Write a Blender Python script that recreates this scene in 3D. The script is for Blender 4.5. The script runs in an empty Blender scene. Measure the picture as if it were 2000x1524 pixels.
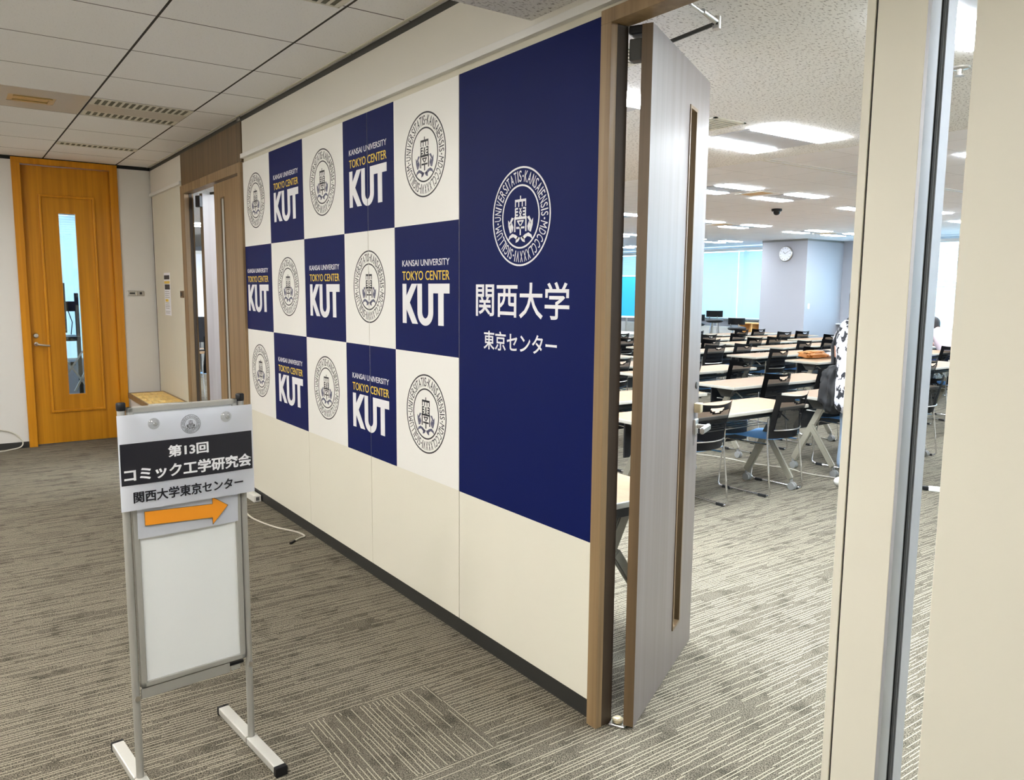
import bpy, bmesh, math, random
from math import sin, cos, pi, radians as R
from mathutils import Vector, Matrix
random.seed(7)
scene = bpy.context.scene
C = scene.collection

# ------------------------------------------------------------------ camera, world, lights, exposure
F_PX, YAW, PITCH, ROLL = 1546.94, 0.62319, 0.124466, 0.008439
CAM = Vector((2.96615, -1.84363, 1.57))
fw = Vector((-cos(YAW)*cos(PITCH), sin(YAW)*cos(PITCH), -sin(PITCH)))
r0 = fw.cross(Vector((0, 0, 1))).normalized(); u0 = r0.cross(fw)
rt = cos(ROLL)*r0 + sin(ROLL)*u0; up = -sin(ROLL)*r0 + cos(ROLL)*u0
cd = bpy.data.cameras.new('camera'); cam = bpy.data.objects.new('camera', cd); C.objects.link(cam)
cam.matrix_world = Matrix((( rt.x, up.x, -fw.x, CAM.x), (rt.y, up.y, -fw.y, CAM.y), (rt.z, up.z, -fw.z, CAM.z), (0, 0, 0, 1)))
cd.sensor_width = 36; cd.sensor_fit = 'HORIZONTAL'; cd.lens = F_PX*36/2000; cd.clip_start = 0.05; cd.clip_end = 500
scene.camera = cam

def proj(p):
    d = Vector(p) - CAM; z = d.dot(fw)
    if z < .1: return (-9999, -9999)
    return 1000 + F_PX*d.dot(rt)/z, 762 - F_PX*d.dot(up)/z

vs = scene.view_settings
vs.view_transform = 'Standard'; vs.look = 'None'; vs.gamma = 1; vs.use_curve_mapping = False
EXPO = 1.25
vs.exposure = EXPO
scene.cycles.max_bounces = 8; scene.cycles.diffuse_bounces = 5; scene.cycles.glossy_bounces = 3
scene.cycles.transparent_max_bounces = 12; scene.cycles.caustics_reflective = False; scene.cycles.caustics_refractive = False
scene.cycles.sample_clamp_indirect = 6.0

LAMP_CLASS = 57.0
LAMP_FAR = 28.0      # radiance of the tubes deep in the room
#    # radiance of the classroom ceiling tubes
LAMP_HALL = 25.0      # radiance of the corridor ceiling lamps
SKY = 2.9
w = bpy.data.worlds.new('sky'); scene.world = w; w.use_nodes = True
wn = w.node_tree; bg = wn.nodes['Background']
tc = wn.nodes.new('ShaderNodeTexCoord'); sp = wn.nodes.new('ShaderNodeSeparateXYZ'); mr = wn.nodes.new('ShaderNodeMapRange'); mixc = wn.nodes.new('ShaderNodeMix'); mixc.data_type = 'RGBA'
wn.links.new(tc.outputs['Generated'], sp.inputs[0]); wn.links.new(sp.outputs['Z'], mr.inputs['Value'])
mr.inputs['From Min'].default_value = -.2; mr.inputs['From Max'].default_value = .6
wn.links.new(mr.outputs[0], mixc.inputs['Factor']); mixc.inputs['A'].default_value = (.58, .84, 1, 1); mixc.inputs['B'].default_value = (.38, .68, 1, 1)
wn.links.new(mixc.outputs['Result'], bg.inputs['Color']); bg.inputs['Strength'].default_value = SKY

def portal(name, loc, sx, sz):
    l = bpy.data.lights.new(name, 'AREA'); l.shape = 'RECTANGLE'; l.size = sx; l.size_y = sz; l.cycles.is_portal = True
    o = bpy.data.objects.new(name, l); C.objects.link(o); o.location = loc; o.rotation_euler = (R(-90), 0, 0)   # shines towards -Y
portal('daylight_portal_right', (-.9, 15.75, 1.8), 13.6, 1.95)
portal('daylight_portal_left', (-13.1, 15.75, 1.8), 7.8, 1.95)

# ------------------------------------------------------------------ materials
def mat(name, col=(.8, .8, .8), rough=.6, metal=0, spec=.5, emit=None, estr=0, coat=0):
    m = bpy.data.materials.new(name); m.use_nodes = True
    b = m.node_tree.nodes['Principled BSDF']
    b.inputs['Base Color'].default_value = (*col, 1); b.inputs['Roughness'].default_value = rough; b.inputs['Metallic'].default_value = metal
    b.inputs['Specular IOR Level'].default_value = spec
    if coat: b.inputs['Coat Weight'].default_value = coat; b.inputs['Coat Roughness'].default_value = .15
    if emit: b.inputs['Emission Color'].default_value = (*emit, 1); b.inputs['Emission Strength'].default_value = estr
    return m
def nd(m, t, **kw):
    n = m.node_tree.nodes.new(t)
    for k, v in kw.items(): setattr(n, k, v)
    return n
def lk(m, a, b): m.node_tree.links.new(a, b)
def bs(m): return m.node_tree.nodes['Principled BSDF']
def mth(m, op, a, b=None, c=None):
    n = nd(m, 'ShaderNodeMath', operation=op)
    for i, v in enumerate((a, b, c)):
        if v is None: continue
        if isinstance(v, (int, float)): n.inputs[i].default_value = v
        else: lk(m, v, n.inputs[i])
    return n.outputs[0]
def mixcol(m, f, a, b):
    n = nd(m, 'ShaderNodeMix', data_type='RGBA')
    if isinstance(f, (int, float)): n.inputs['Factor'].default_value = f
    else: lk(m, f, n.inputs['Factor'])
    for k, v in (('A', a), ('B', b)):
        if isinstance(v, tuple): n.inputs[k].default_value = (*v, 1)
        else: lk(m, v, n.inputs[k])
    return n.outputs['Result']
def noise(m, vec, scale, detail=3, rough=.5):
    n = nd(m, 'ShaderNodeTexNoise'); n.inputs['Scale'].default_value = scale; n.inputs['Detail'].default_value = detail; n.inputs['Roughness'].default_value = rough
    lk(m, vec, n.inputs['Vector']); return n.outputs['Fac']
def vmul(m, vec, s):
    n = nd(m, 'ShaderNodeVectorMath', operation='MULTIPLY'); lk(m, vec, n.inputs[0]); n.inputs[1].default_value = s; return n.outputs[0]
def pos(m, obj=False):
    if obj: return nd(m, 'ShaderNodeTexCoord').outputs['Object']
    return nd(m, 'ShaderNodeNewGeometry').outputs['Position']
def ramp(m, f, lo, hi):
    n = nd(m, 'ShaderNodeMapRange'); lk(m, f, n.inputs['Value']); n.inputs['From Min'].default_value = lo; n.inputs['From Max'].default_value = hi; return n.outputs[0]
def bump(m, h, strength=.3, dist=.01):
    n = nd(m, 'ShaderNodeBump'); n.inputs['Strength'].default_value = strength; n.inputs['Distance'].default_value = dist
    lk(m, h, n.inputs['Height']); lk(m, n.outputs[0], bs(m).inputs['Normal'])

def mottled(name, col, var=.06, scale=3, rough=.6, **kw):
    m = mat(name, col, rough, **kw); p = pos(m, True)
    f = noise(m, p, scale, 4)
    c2 = tuple(max(0, c*(1-var)) for c in col); c3 = tuple(c*(1+var) for c in col)
    lk(m, mixcol(m, f, c2, c3), bs(m).inputs['Base Color']); return m

def wood(name, dark, light, rough=.4, scale=1.0, **kw):
    m = mat(name, light, rough, **kw); p = pos(m, True)
    g = noise(m, vmul(m, p, (26*scale, 26*scale, .5)), 1.0, 4, .6)
    g2 = noise(m, vmul(m, p, (150*scale, 150*scale, 2)), 1.0, 2)
    f = mth(m, 'ADD', mth(m, 'MULTIPLY', ramp(m, g, .3, .7), .75), mth(m, 'MULTIPLY', g2, .25))
    lk(m, mixcol(m, f, dark, light), bs(m).inputs['Base Color']); return m

def carpet():
    m = mat('carpet', rough=.95, spec=.1); p = pos(m)
    s = nd(m, 'ShaderNodeSeparateXYZ'); lk(m, p, s.inputs[0])
    x, y = s.outputs['X'], s.outputs['Y']
    # one tile is laid a quarter turn round
    inx = mth(m, 'MULTIPLY', mth(m, 'GREATER_THAN', x, .335), mth(m, 'LESS_THAN', x, .845))
    iny = mth(m, 'MULTIPLY', mth(m, 'GREATER_THAN', y, -.875), mth(m, 'LESS_THAN', y, -.365))
    t = mth(m, 'MULTIPLY', inx, iny)
    def sel(a, b):
        n = nd(m, 'ShaderNodeMix', data_type='FLOAT'); lk(m, t, n.inputs['Factor']); lk(m, a, n.inputs['A']); lk(m, b, n.inputs['B']); return n.outputs['Result']
    X, Y = sel(x, y), sel(y, x)
    pitch = .0165
    k = mth(m, 'FLOOR', mth(m, 'DIVIDE', X, pitch))
    fr = mth(m, 'FRACT', mth(m, 'DIVIDE', X, pitch))
    wn1 = nd(m, 'ShaderNodeTexWhiteNoise', noise_dimensions='1D'); lk(m, k, wn1.inputs['W'])
    seg = mth(m, 'FLOOR', mth(m, 'ADD', mth(m, 'MULTIPLY', Y, 5.5), mth(m, 'MULTIPLY', wn1.outputs['Value'], 9)))
    cv = nd(m, 'ShaderNodeCombineXYZ'); lk(m, k, cv.inputs[0]); lk(m, seg, cv.inputs[1])
    wn2 = nd(m, 'ShaderNodeTexWhiteNoise', noise_dimensions='2D'); lk(m, cv.outputs[0], wn2.inputs['Vector'])
    on = mth(m, 'GREATER_THAN', wn2.outputs['Value'], .28)
    wn3 = nd(m, 'ShaderNodeTexWhiteNoise', noise_dimensions='2D'); cv3 = nd(m, 'ShaderNodeCombineXYZ'); lk(m, seg, cv3.inputs[0]); lk(m, k, cv3.inputs[1]); lk(m, cv3.outputs[0], wn3.inputs['Vector'])
    mid = mth(m, 'ADD', .25, mth(m, 'MULTIPLY', wn3.outputs['Value'], .5))
    line = mth(m, 'MULTIPLY', on, mth(m, 'LESS_THAN', mth(m, 'ABSOLUTE', mth(m, 'SUBTRACT', fr, mid)), .10))
    grain = noise(m, p, 210, 2, .7); blot = noise(m, p, 3.2, 3); blot2 = noise(m, p, 9, 4, .6)
    base = mixcol(m, ramp(m, grain, .35, .66), (.006, .006, .004), (.26, .23, .175))
    base = mixcol(m, mth(m, 'MULTIPLY', ramp(m, blot, .5, .72), .35), base, (.13, .115, .09))
    base = mixcol(m, mth(m, 'MULTIPLY', ramp(m, blot2, .52, .70), .55), base, (.022, .021, .014))
    lc = mixcol(m, grain, (.32, .29, .21), (.54, .49, .38))
    lk(m, mixcol(m, mth(m, 'MULTIPLY', line, .90), base, lc), bs(m).inputs['Base Color'])
    bump(m, mth(m, 'ADD', grain, line), .5, .004)
    return m

def ceiling_grid():
    m = mat('ceiling_tile', (.82, .81, .79), .9, spec=.1); p = pos(m)
    s = nd(m, 'ShaderNodeSeparateXYZ'); lk(m, p, s.inputs[0])
    def lines(v, off, wd):
        f = mth(m, 'FRACT', mth(m, 'DIVIDE', mth(m, 'SUBTRACT', v, off), .64))
        return mth(m, 'LESS_THAN', mth(m, 'ABSOLUTE', mth(m, 'SUBTRACT', f, .5)), wd/.64/2)
    ly = lines(s.outputs['Y'], -.313-.32, .012); lx = lines(s.outputs['X'], -1.069-.32, .008)
    ln = mth(m, 'MAXIMUM', ly, lx)
    sp_ = ramp(m, noise(m, p, 120, 2, .6), .62, .70); bl = noise(m, p, 1.2, 2)
    base = mixcol(m, bl, (.90, .90, .90), (.95, .95, .95))
    base = mixcol(m, mth(m, 'MULTIPLY', sp_, .35), base, (.40, .38, .35))
    lk(m, mixcol(m, ln, base, (.06, .055, .05)), bs(m).inputs['Base Color']); return m
def class_ceiling():
    m = mat('classroom_ceiling_tile', (.8, .8, .8), .9, spec=.1); p = pos(m)
    s = nd(m, 'ShaderNodeSeparateXYZ'); lk(m, p, s.inputs[0])
    def lines(v, off, wd):
        f = mth(m, 'FRACT', mth(m, 'DIVIDE', mth(m, 'SUBTRACT', v, off), .64))
        return mth(m, 'LESS_THAN', mth(m, 'ABSOLUTE', mth(m, 'SUBTRACT', f, .5)), wd/.64/2)
    ln = mth(m, 'MAXIMUM', lines(s.outputs['Y'], 4.87-.32, .009), lines(s.outputs['X'], -2.45-.32, .009))
    lk(m, mixcol(m, mth(m, 'MULTIPLY', ln, .6), (.95, .955, 1.0), (.55, .55, .6)), bs(m).inputs['Base Color']); return m
def fissured():
    m = mat('fissured_ceiling_tile', (.85, .84, .82), .95, spec=.05); p = pos(m)
    n = noise(m, vmul(m, p, (1.0, .42, 1)), 125, 2.5, .55)
    f = ramp(m, n, .555, .66)
    lk(m, mixcol(m, f, (.86, .85, .83), (.36, .34, .33)), bs(m).inputs['Base Color'])
    bump(m, n, -.6, .01); return m
def glassy(name, tint=(1, 1, 1), refl=.08, rough=.02):
    m = bpy.data.materials.new(name); m.use_nodes = True; nt = m.node_tree; nt.nodes.clear()
    o = nt.nodes.new('ShaderNodeOutputMaterial'); tr = nt.nodes.new('ShaderNodeBsdfTransparent'); gl = nt.nodes.new('ShaderNodeBsdfGlossy'); mx = nt.nodes.new('ShaderNodeMixShader')
    tr.inputs[0].default_value = (*tint, 1); gl.inputs['Roughness'].default_value = rough; mx.inputs[0].default_value = refl
    nt.links.new(tr.outputs[0], mx.inputs[1]); nt.links.new(gl.outputs[0], mx.inputs[2]); nt.links.new(mx.outputs[0], o.inputs[0]); return m
def meshy(name, col, open_=.35):
    m = mat(name, col, .8, spec=.08); nt = m.node_tree; o = nt.nodes['Material Output']
    tr = nd(m, 'ShaderNodeBsdfTransparent'); mx = nd(m, 'ShaderNodeMixShader'); mx.inputs[0].default_value = open_
    lk(m, bs(m).outputs[0], mx.inputs[1]); lk(m, tr.outputs[0], mx.inputs[2]); lk(m, mx.outputs[0], o.inputs[0]); return m
def translucent(name, col, t=.5):
    m = mat(name, col, .7); nt = m.node_tree; o = nt.nodes['Material Output']
    tr = nd(m, 'ShaderNodeBsdfTranslucent'); tr.inputs[0].default_value = (*col, 1); mx = nd(m, 'ShaderNodeMixShader'); mx.inputs[0].default_value = t
    lk(m, bs(m).outputs[0], mx.inputs[1]); lk(m, tr.outputs[0], mx.inputs[2]); lk(m, mx.outputs[0], o.inputs[0]); return m
def patterned():
    m = mat('patterned_cloth', (.8, .8, .8), .9); p = pos(m, True)
    n = ramp(m, noise(m, p, 16, 2, .6), .53, .56)
    lk(m, mixcol(m, n, (.56, .555, .59), (.012, .012, .016)), bs(m).inputs['Base Color']); return m

M = dict(
    carpet=carpet(), ceil=ceiling_grid(), cceil=class_ceiling(), fiss=fissured(),
    cream=mottled('cream_panel', (.79, .762, .645), .02, 2, .45), white=mottled('white_panel', (.78, .775, .74), .02, 2, .5),
    wallw=mottled('grey_white_wall', (.72, .70, .66), .02, 2, .6), fascia=mottled('cream_fascia', (.74, .715, .64), .02, 2, .5),
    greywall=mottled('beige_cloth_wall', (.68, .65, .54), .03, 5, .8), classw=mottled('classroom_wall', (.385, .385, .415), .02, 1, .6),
    film=mottled('white_film', (.88, .875, .83), .015, 2, .35), navy=mottled('navy_film', (.004, .010, .086), .05, 1.5, .5, spec=.12),
    letter=mat('white_lettering', (.86, .86, .88), .5), yellow=mat('yellow_lettering', (.88, .62, .06), .5), ink=mat('dark_lettering', (.008, .008, .014), .5),
    inkgrey=mat('grey_blue_lettering', (.10, .10, .17), .5),
    base=mat('dark_baseboard', (.028, .028, .026), .45), groove=mat('black_groove', (.01, .01, .01), .8), darkgrey=mat('dark_grey_metal', (.05, .05, .045), .5),
    walnut=wood('walnut_laminate', (.17, .105, .048), (.36, .245, .125), .42), walnutd=wood('walnut_edge', (.085, .053, .024), (.19, .122, .06), .45),
    walnutshade=wood('shaded_walnut_rebate', (.030, .019, .010), (.060, .038, .020), .5), frosted=mat('frosted_glass', (.52, .53, .50), .35),  # rebate walnut is darkened: the jamb's shading is put into its colour
    doorface=wood('pale_walnut_laminate', (.115, .095, .085), (.175, .15, .14), .42, .8, spec=.5),
    orange=wood('orange_oak', (.40, .155, .005), (.68, .30, .012), .42, .7, spec=.3), oranged=wood('orange_oak_trim', (.46, .17, .005), (.74, .32, .012), .42, .7, spec=.3),
    steel=mat('brushed_steel', (.62, .60, .56), .32, 1), chrome=mat('chrome', (.78, .78, .78), .14, 1), alu=mat('anodised_aluminium', (.50, .52, .56), .42, .55),
    alug=mat('grey_painted_aluminium', (.40, .395, .36), .42, .4), alul=mat('silver_painted_aluminium', (.60, .59, .54), .42, .3), brass=mat('pale_brass', (.72, .62, .40), .35, .8), black=mat('black_plastic', (.007, .007, .008), .45, spec=.3),
    rubber=mat('black_rubber', (.012, .012, .012), .8), mesh=meshy('black_mesh', (.006, .006, .007), .17), seat=mottled('sky_blue_fabric', (.28, .58, .95), .06, 20, .85, spec=.2),
    peach=wood('peach_laminate', (.27, .165, .088), (.33, .21, .115), .5, spec=.2), ivory=mat('ivory_edge', (.42, .40, .34), .45), putty=mat('putty_metal', (.30, .28, .22), .45, .2),
    grey=mat('grey_plastic', (.22, .22, .21), .5), panelblack=mat('black_panel', (.014, .014, .016), .6), paper=mat('white_paper', (.86, .88, .93), .6),
    board=mat('whiteboard', (.78, .80, .79), .25), orangeink=mat('orange_ink', (.84, .30, .012), .5), whitep=mat('white_plastic', (.80, .79, .74), .45),
    lampc=mat('classroom_lamp', (.9, .9, .9), .5, emit=(.86, .93, 1.0), estr=LAMP_CLASS), lampf=mat('deep_classroom_lamp', (.9, .9, .9), .5, emit=(.84, .92, 1.0), estr=LAMP_FAR), lamph=mat('corridor_lamp', (.9, .9, .9), .5, emit=(1, .975, .945), estr=LAMP_HALL),
    reflector=mat('lamp_reflector', (.62, .63, .66), .45, .6), ventw=mat('vent_white', (.74, .72, .62), .6), ventd=mat('vent_dark', (.16, .155, .11), .8), plate=mat('beige_metal_plate', (.56, .51, .43), .38),
    gold=mat('warm_reflector', (.66, .50, .22), .35, .6), glass=glassy('window_glass', (.95, .99, 1), .05), glassd=glassy('door_glass', (.93, .98, .99), .07),
    clear=glassy('clear_plastic', (.93, .93, .92), .12, .08), blind=translucent('blind_slat', (.50, .66, .74), .14), blindw=translucent('white_blind_slat', (.84, .92, .94), .40), blue=mat('blue_board', (.02, .36, .80), .5),
    skin=mat('skin', (.72, .42, .31), .55), hair=mat('dark_hair', (.025, .02, .02), .6), pattern=patterned(), jeans=mottled('denim', (.22, .28, .36), .15, 40, .9),
    bag=mottled('black_nylon', (.007, .007, .008), .3, 12, .7), pinkcloth=mottled('pale_pink_cloth', (.66, .56, .62), .05, 6, .9), navycloth=mat('navy_trousers', (.03, .05, .12), .9),
    leather=mottled('tan_leather', (.36, .125, .014), .2, 9, .5), foil=mat('pale_wrapping', (.75, .66, .66), .35), facade=mottled('pale_facade', (.72, .80, .82), .03, .3, .8),
    facadewin=mat('facade_glass', (.30, .50, .56), .2), screen=mat('screen_black', (.01, .01, .012), .2), cableW=mat('white_cable', (.60, .57, .48), .6), shelfw=wood('light_oak', (.62, .36, .12), (.80, .52, .22), .5),
    trayw=mottled('pale_wood_tray', (.80, .62, .28), .05, 5, .6), deep=mat('deep_grey', (.10, .10, .10), .7), dome=mat('black_dome', (.012, .012, .012), .15),
)

# ------------------------------------------------------------------ building helpers
class MB:
    def __init__(s): s.bm = bmesh.new()
    def box(s, lo, hi, bev=0, rot=None, org=None):
        lo, hi = [min(a, b) for a, b in zip(lo, hi)], [max(a, b) for a, b in zip(lo, hi)]
        r = bmesh.ops.create_cube(s.bm, size=1)
        vsx = r['verts']
        for v in vsx: v.co = Vector([(lo[i]+hi[i])/2 + v.co[i]*(hi[i]-lo[i]) for i in range(3)])
        if bev:
            ed = list({e for v in vsx for e in v.link_edges})
            q = bmesh.ops.bevel(s.bm, geom=ed, offset=bev, segments=2, affect='EDGES', profile=.6)
            vsx = list({v for f in q['faces'] for v in f.verts} | {v for v in vsx if v.is_valid})
        if rot: bmesh.ops.rotate(s.bm, verts=vsx, cent=org or Vector([(a+b)/2 for a, b in zip(lo, hi)]), matrix=rot)
        return s
    def bar(s, a, b, wx, wy, up_=(0, 0, 1), bev=0):
        a, b = Vector(a), Vector(b); d = b-a; L = d.length; z = d.normalized()
        u_ = Vector(up_); x = u_.cross(z)
        if x.length < 1e-4: x = Vector((1, 0, 0)).cross(z)
        x.normalize(); y = z.cross(x)
        r = bmesh.ops.create_cube(s.bm, size=1); vsx = r['verts']
        for v in vsx: v.co = Vector((v.co.x*wx, v.co.y*wy, (v.co.z+.5)*L))
        if bev:
            ed = list({e for v in vsx for e in v.link_edges})
            q = bmesh.ops.bevel(s.bm, geom=ed, offset=bev, segments=2, affect='EDGES')
            vsx = list({v for f in q['faces'] for v in f.verts} | {v for v in vsx if v.is_valid})
        mt = Matrix(((x.x, y.x, z.x), (x.y, y.y, z.y), (x.z, y.z, z.z)))
        for v in vsx: v.co = mt @ v.co + a
        return s
    def tube(s, pts, r, seg=8, closed=False, cap=True):
        pts = [Vector(p) for p in pts]; n = len(pts); rings = []
        prev = None
        for i, p in enumerate(pts):
            a = pts[(i-1) % n] if (closed or i > 0) else p
            b = pts[(i+1) % n] if (closed or i < n-1) else p
            t = (b-a).normalized()
            if prev is None:
                x = t.cross(Vector((0, 0, 1)))
                if x.length < 1e-3: x = t.cross(Vector((1, 0, 0)))
            else: x = prev - t*prev.dot(t)
            x.normalize(); prev = x; y = t.cross(x)
            rr = r[i] if isinstance(r, (list, tuple)) else r
            rings.append([s.bm.verts.new(p + x*cos(2*pi*k/seg)*rr + y*sin(2*pi*k/seg)*rr) for k in range(seg)])
        m_ = n if closed else n-1
        for i in range(m_):
            A, B = rings[i], rings[(i+1) % n]
            for k in range(seg): s.bm.faces.new((A[k], A[(k+1) % seg], B[(k+1) % seg], B[k]))
        if cap and not closed:
            s.bm.faces.new(rings[0][::-1]); s.bm.faces.new(rings[-1])
        return s
    def cyl(s, a, b, r, seg=16): return s.tube([a, b], r, seg)
    def lathe(s, prof, c=(0, 0, 0), seg=24, axis='z'):
        rings = []
        for rr, h in prof:
            ring = []
            for k in range(seg):
                a = 2*pi*k/seg
                p = (rr*cos(a), rr*sin(a), h)
                if axis == 'y': p = (rr*cos(a), h, rr*sin(a))
                if axis == 'x': p = (h, rr*cos(a), rr*sin(a))
                ring.append(s.bm.verts.new(Vector(c)+Vector(p)))
            rings.append(ring)
        for A, B in zip(rings, rings[1:]):
            for k in range(seg): s.bm.faces.new((A[k], A[(k+1) % seg], B[(k+1) % seg], B[k]))
        s.bm.faces.new(rings[0][::-1]); s.bm.faces.new(rings[-1]); return s
    def prism(s, poly, d):
        d = Vector(d); a = [s.bm.verts.new(Vector(p)) for p in poly]; b = [s.bm.verts.new(Vector(p)+d) for p in poly]
        n = len(a); s.bm.faces.new(a); s.bm.faces.new(b[::-1])
        for i in range(n): s.bm.faces.new((a[i], b[i], b[(i+1) % n], a[(i+1) % n]))
        return s
    def ring(s, c, r1, r2, seg, fx, fz, n, th):
        # flat annulus in the plane fx, fz, raised th along n
        c, fx, fz, n = Vector(c), Vector(fx), Vector(fz), Vector(n); V = []
        for k in range(seg):
            a = 2*pi*k/seg; d = fx*cos(a)+fz*sin(a)
            V.append([s.bm.verts.new(c+d*r1), s.bm.verts.new(c+d*r2), s.bm.verts.new(c+d*r2+n*th), s.bm.verts.new(c+d*r1+n*th)])
        for k in range(seg):
            A, B = V[k], V[(k+1) % seg]
            for i in range(4): s.bm.faces.new((A[i], B[i], B[(i+1) % 4], A[(i+1) % 4]))
        return s
    def data(s, verts, faces, f=None):
        vv = [s.bm.verts.new(f(Vector(v)) if f else v) for v in verts]
        for q in faces:
            try: s.bm.faces.new([vv[i] for i in q])
            except ValueError: pass
        return s
    def grid(s, fn, nu, nv, keep=None, th=0):
        V = [[s.bm.verts.new(fn(i/nu, j/nv)) for j in range(nv+1)] for i in range(nu+1)]
        fs = []
        for i in range(nu):
            for j in range(nv):
                if keep is None or keep((i+.5)/nu, (j+.5)/nv): fs.append(s.bm.faces.new((V[i][j], V[i+1][j], V[i+1][j+1], V[i][j+1])))
        for row in V:
            for v in row:
                if not v.link_faces: s.bm.verts.remove(v)
        if th: bmesh.ops.solidify(s.bm, geom=fs, thickness=th)
        return s
    def build(s, name, material, parent=None, smooth=False, loc=None):
        bmesh.ops.recalc_face_normals(s.bm, faces=s.bm.faces[:])
        me = bpy.data.meshes.new(name); s.bm.to_mesh(me); s.bm.free()
        for mm in (material if isinstance(material, (list, tuple)) else [material]): me.materials.append(mm)
        if smooth:
            for p in me.polygons: p.use_smooth = True
            me.set_sharp_from_angle(angle=R(40))
        o = bpy.data.objects.new(name, me); C.objects.link(o)
        if parent: o.parent = parent
        if loc: o.location = loc
        return o
def thing(name, label, cat, loc=(0, 0, 0), rz=0, group=None):
    o = bpy.data.objects.new(name, None); C.objects.link(o); o.location = loc; o.rotation_euler = (0, 0, rz); o.empty_display_size = .1
    return tag(o, label, cat, group)
def tag(o, label, cat, group=None):
    o['label'] = label; o['category'] = cat
    if group: o['group'] = group
    return o
def struct(o, label=None, cat=None):
    o['kind'] = 'structure'
    if label: o['label'] = label
    if cat: o['category'] = cat
    return o
def copy_tree(o, parent=None):
    c = o.copy(); C.objects.link(c)
    if parent: c.parent = parent
    for ch in list(o.children): copy_tree(ch, c)
    return c
def sbox(name, lo, hi, m, label=None, cat=None, bev=0):
    return struct(MB().box(lo, hi, bev).build(name, m), label, cat)

_tc = {}
def text_data(body, bold=0.0):
    key = (body, bold)
    if key in _tc: return _tc[key]
    cu = bpy.data.curves.new('tmp', 'FONT'); cu.body = body; cu.offset = bold; cu.resolution_u = 3; cu.extrude = .5; cu.align_x = 'LEFT'
    o = bpy.data.objects.new('tmp', cu); C.objects.link(o); bpy.context.view_layer.update()
    me = o.evaluated_get(bpy.context.evaluated_depsgraph_get()).to_mesh()
    v = [tuple(x.co) for x in me.vertices]; f = [tuple(p.vertices) for p in me.polygons]
    o.evaluated_get(bpy.context.evaluated_depsgraph_get()).to_mesh_clear()
    bpy.data.objects.remove(o); bpy.data.curves.remove(cu)
    x0, x1 = min(a[0] for a in v), max(a[0] for a in v); y0, y1 = min(a[1] for a in v), max(a[1] for a in v)
    _tc[key] = (v, f, x0, x1, y0, y1); return _tc[key]
def text_box(mb, body, org, ex, ez, n, w_, h_, th, bold=0.0):
    """fit the text's bounding box to w_ x h_ with its lower-left corner at org"""
    v, f, x0, x1, y0, y1 = text_data(body, bold); org, ex, ez, n = Vector(org), Vector(ex), Vector(ez), Vector(n)
    mb.data(v, f, lambda p: org + ex*((p.x-x0)/(x1-x0)*w_) + ez*((p.y-y0)/(y1-y0)*h_) + n*((p.z+.5)*th))
def cut_gap(mb, x, half):
    for xx in (x-half, x+half):
        bmesh.ops.bisect_plane(mb.bm, geom=mb.bm.verts[:]+mb.bm.edges[:]+mb.bm.faces[:], plane_co=(xx, 0, 0), plane_no=(1, 0, 0))
    fs = [f for f in mb.bm.faces if abs(f.calc_center_median().x-x) < half*.98]
    bmesh.ops.delete(mb.bm, geom=fs, context='FACES')

def seal(mb, c, r, ex, ez, n, th, lean=0):
    """round university seal: two rings, lettering round the rim, old-style character over leaves"""
    c, ex, ez, n = Vector(c), Vector(ex), Vector(ez), Vector(n)
    mb.ring(c, r*.965, r, 64, ex, ez, n, th); mb.ring(c, r*.61, r*.645, 56, ex, ez, n, th)
    chars = '·UNIVERSITATIS·KANSAIENSIS·MDCCCLXXXVI·SIGILLUM'
    wid = {'I': .42, '·': .55, 'M': 1.25, 'E': .8, 'L': .8, 'S': .85, 'T': .9, 'V': 1.0, 'X': .95}
    tot = sum(wid.get(k, 1.0) for k in chars); ang = pi + R(10); h = r*.225; rb = r*.695
    for k in chars:
        wk = wid.get(k, 1.0); da = 2*pi*wk/tot; a = ang - da/2; ang -= da
        rad = ex*cos(a)+ez*sin(a); tan = ex*sin(a)-ez*cos(a)
        wd = (rb+h/2)*da*.74
        if k == '·':
            p = c+rad*(rb+h*.5); mb.ring(p, .0001, r*.022, 8, ex, ez, n, th); continue
        if k == 'I': wd = r*.026
        text_box(mb, k, c+rad*rb-tan*wd/2, tan, rad, n, wd, h, th)
    P = lambda x, z: c + ex*(x*r) + ez*(z*r)
    def bx(x0, x1, z0, z1): mb.prism([P(x0, z0), P(x1, z0), P(x1, z1), P(x0, z1)], n*th)
    # the character in block strokes
    bx(-.015, .015, .34, .42); bx(-.19, .19, .30, .35)
    for x in (-.19, -.075, .045, .16): bx(x, x+.03, .20, .30)
    for sx in (-1, 1):
        a, b = sorted((sx*.19, sx*.155)); bx(a, b, .0, .18)
        for z in (.15, .085, .02): a, b = sorted((sx*.155, sx*.085)); bx(a, b, z, z+.035)
        a, b = sorted((sx*.21, sx*.17)); bx(a, b, -.30, -.04)
    for s1 in (-1, 1):
        for zc in (.13, .04): mb.prism([P(-.05*s1, zc+.045), P(-.02*s1, zc+.045), P(.05*s1, zc-.045), P(.02*s1, zc-.045)], n*th)
    bx(-.21, .21, -.05, -.0); bx(-.11, .11, -.10, -.07); mb.prism([P(-.10, -.10), P(-.06, -.10), P(.0, -.17), P(-.02, -.19)], n*th); mb.prism([P(.10, -.10), P(.06, -.10), P(.0, -.17), P(.02, -.19)], n*th)
    bx(-.14, .14, -.24, -.20); bx(-.02, .02, -.37, -.20)
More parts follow.
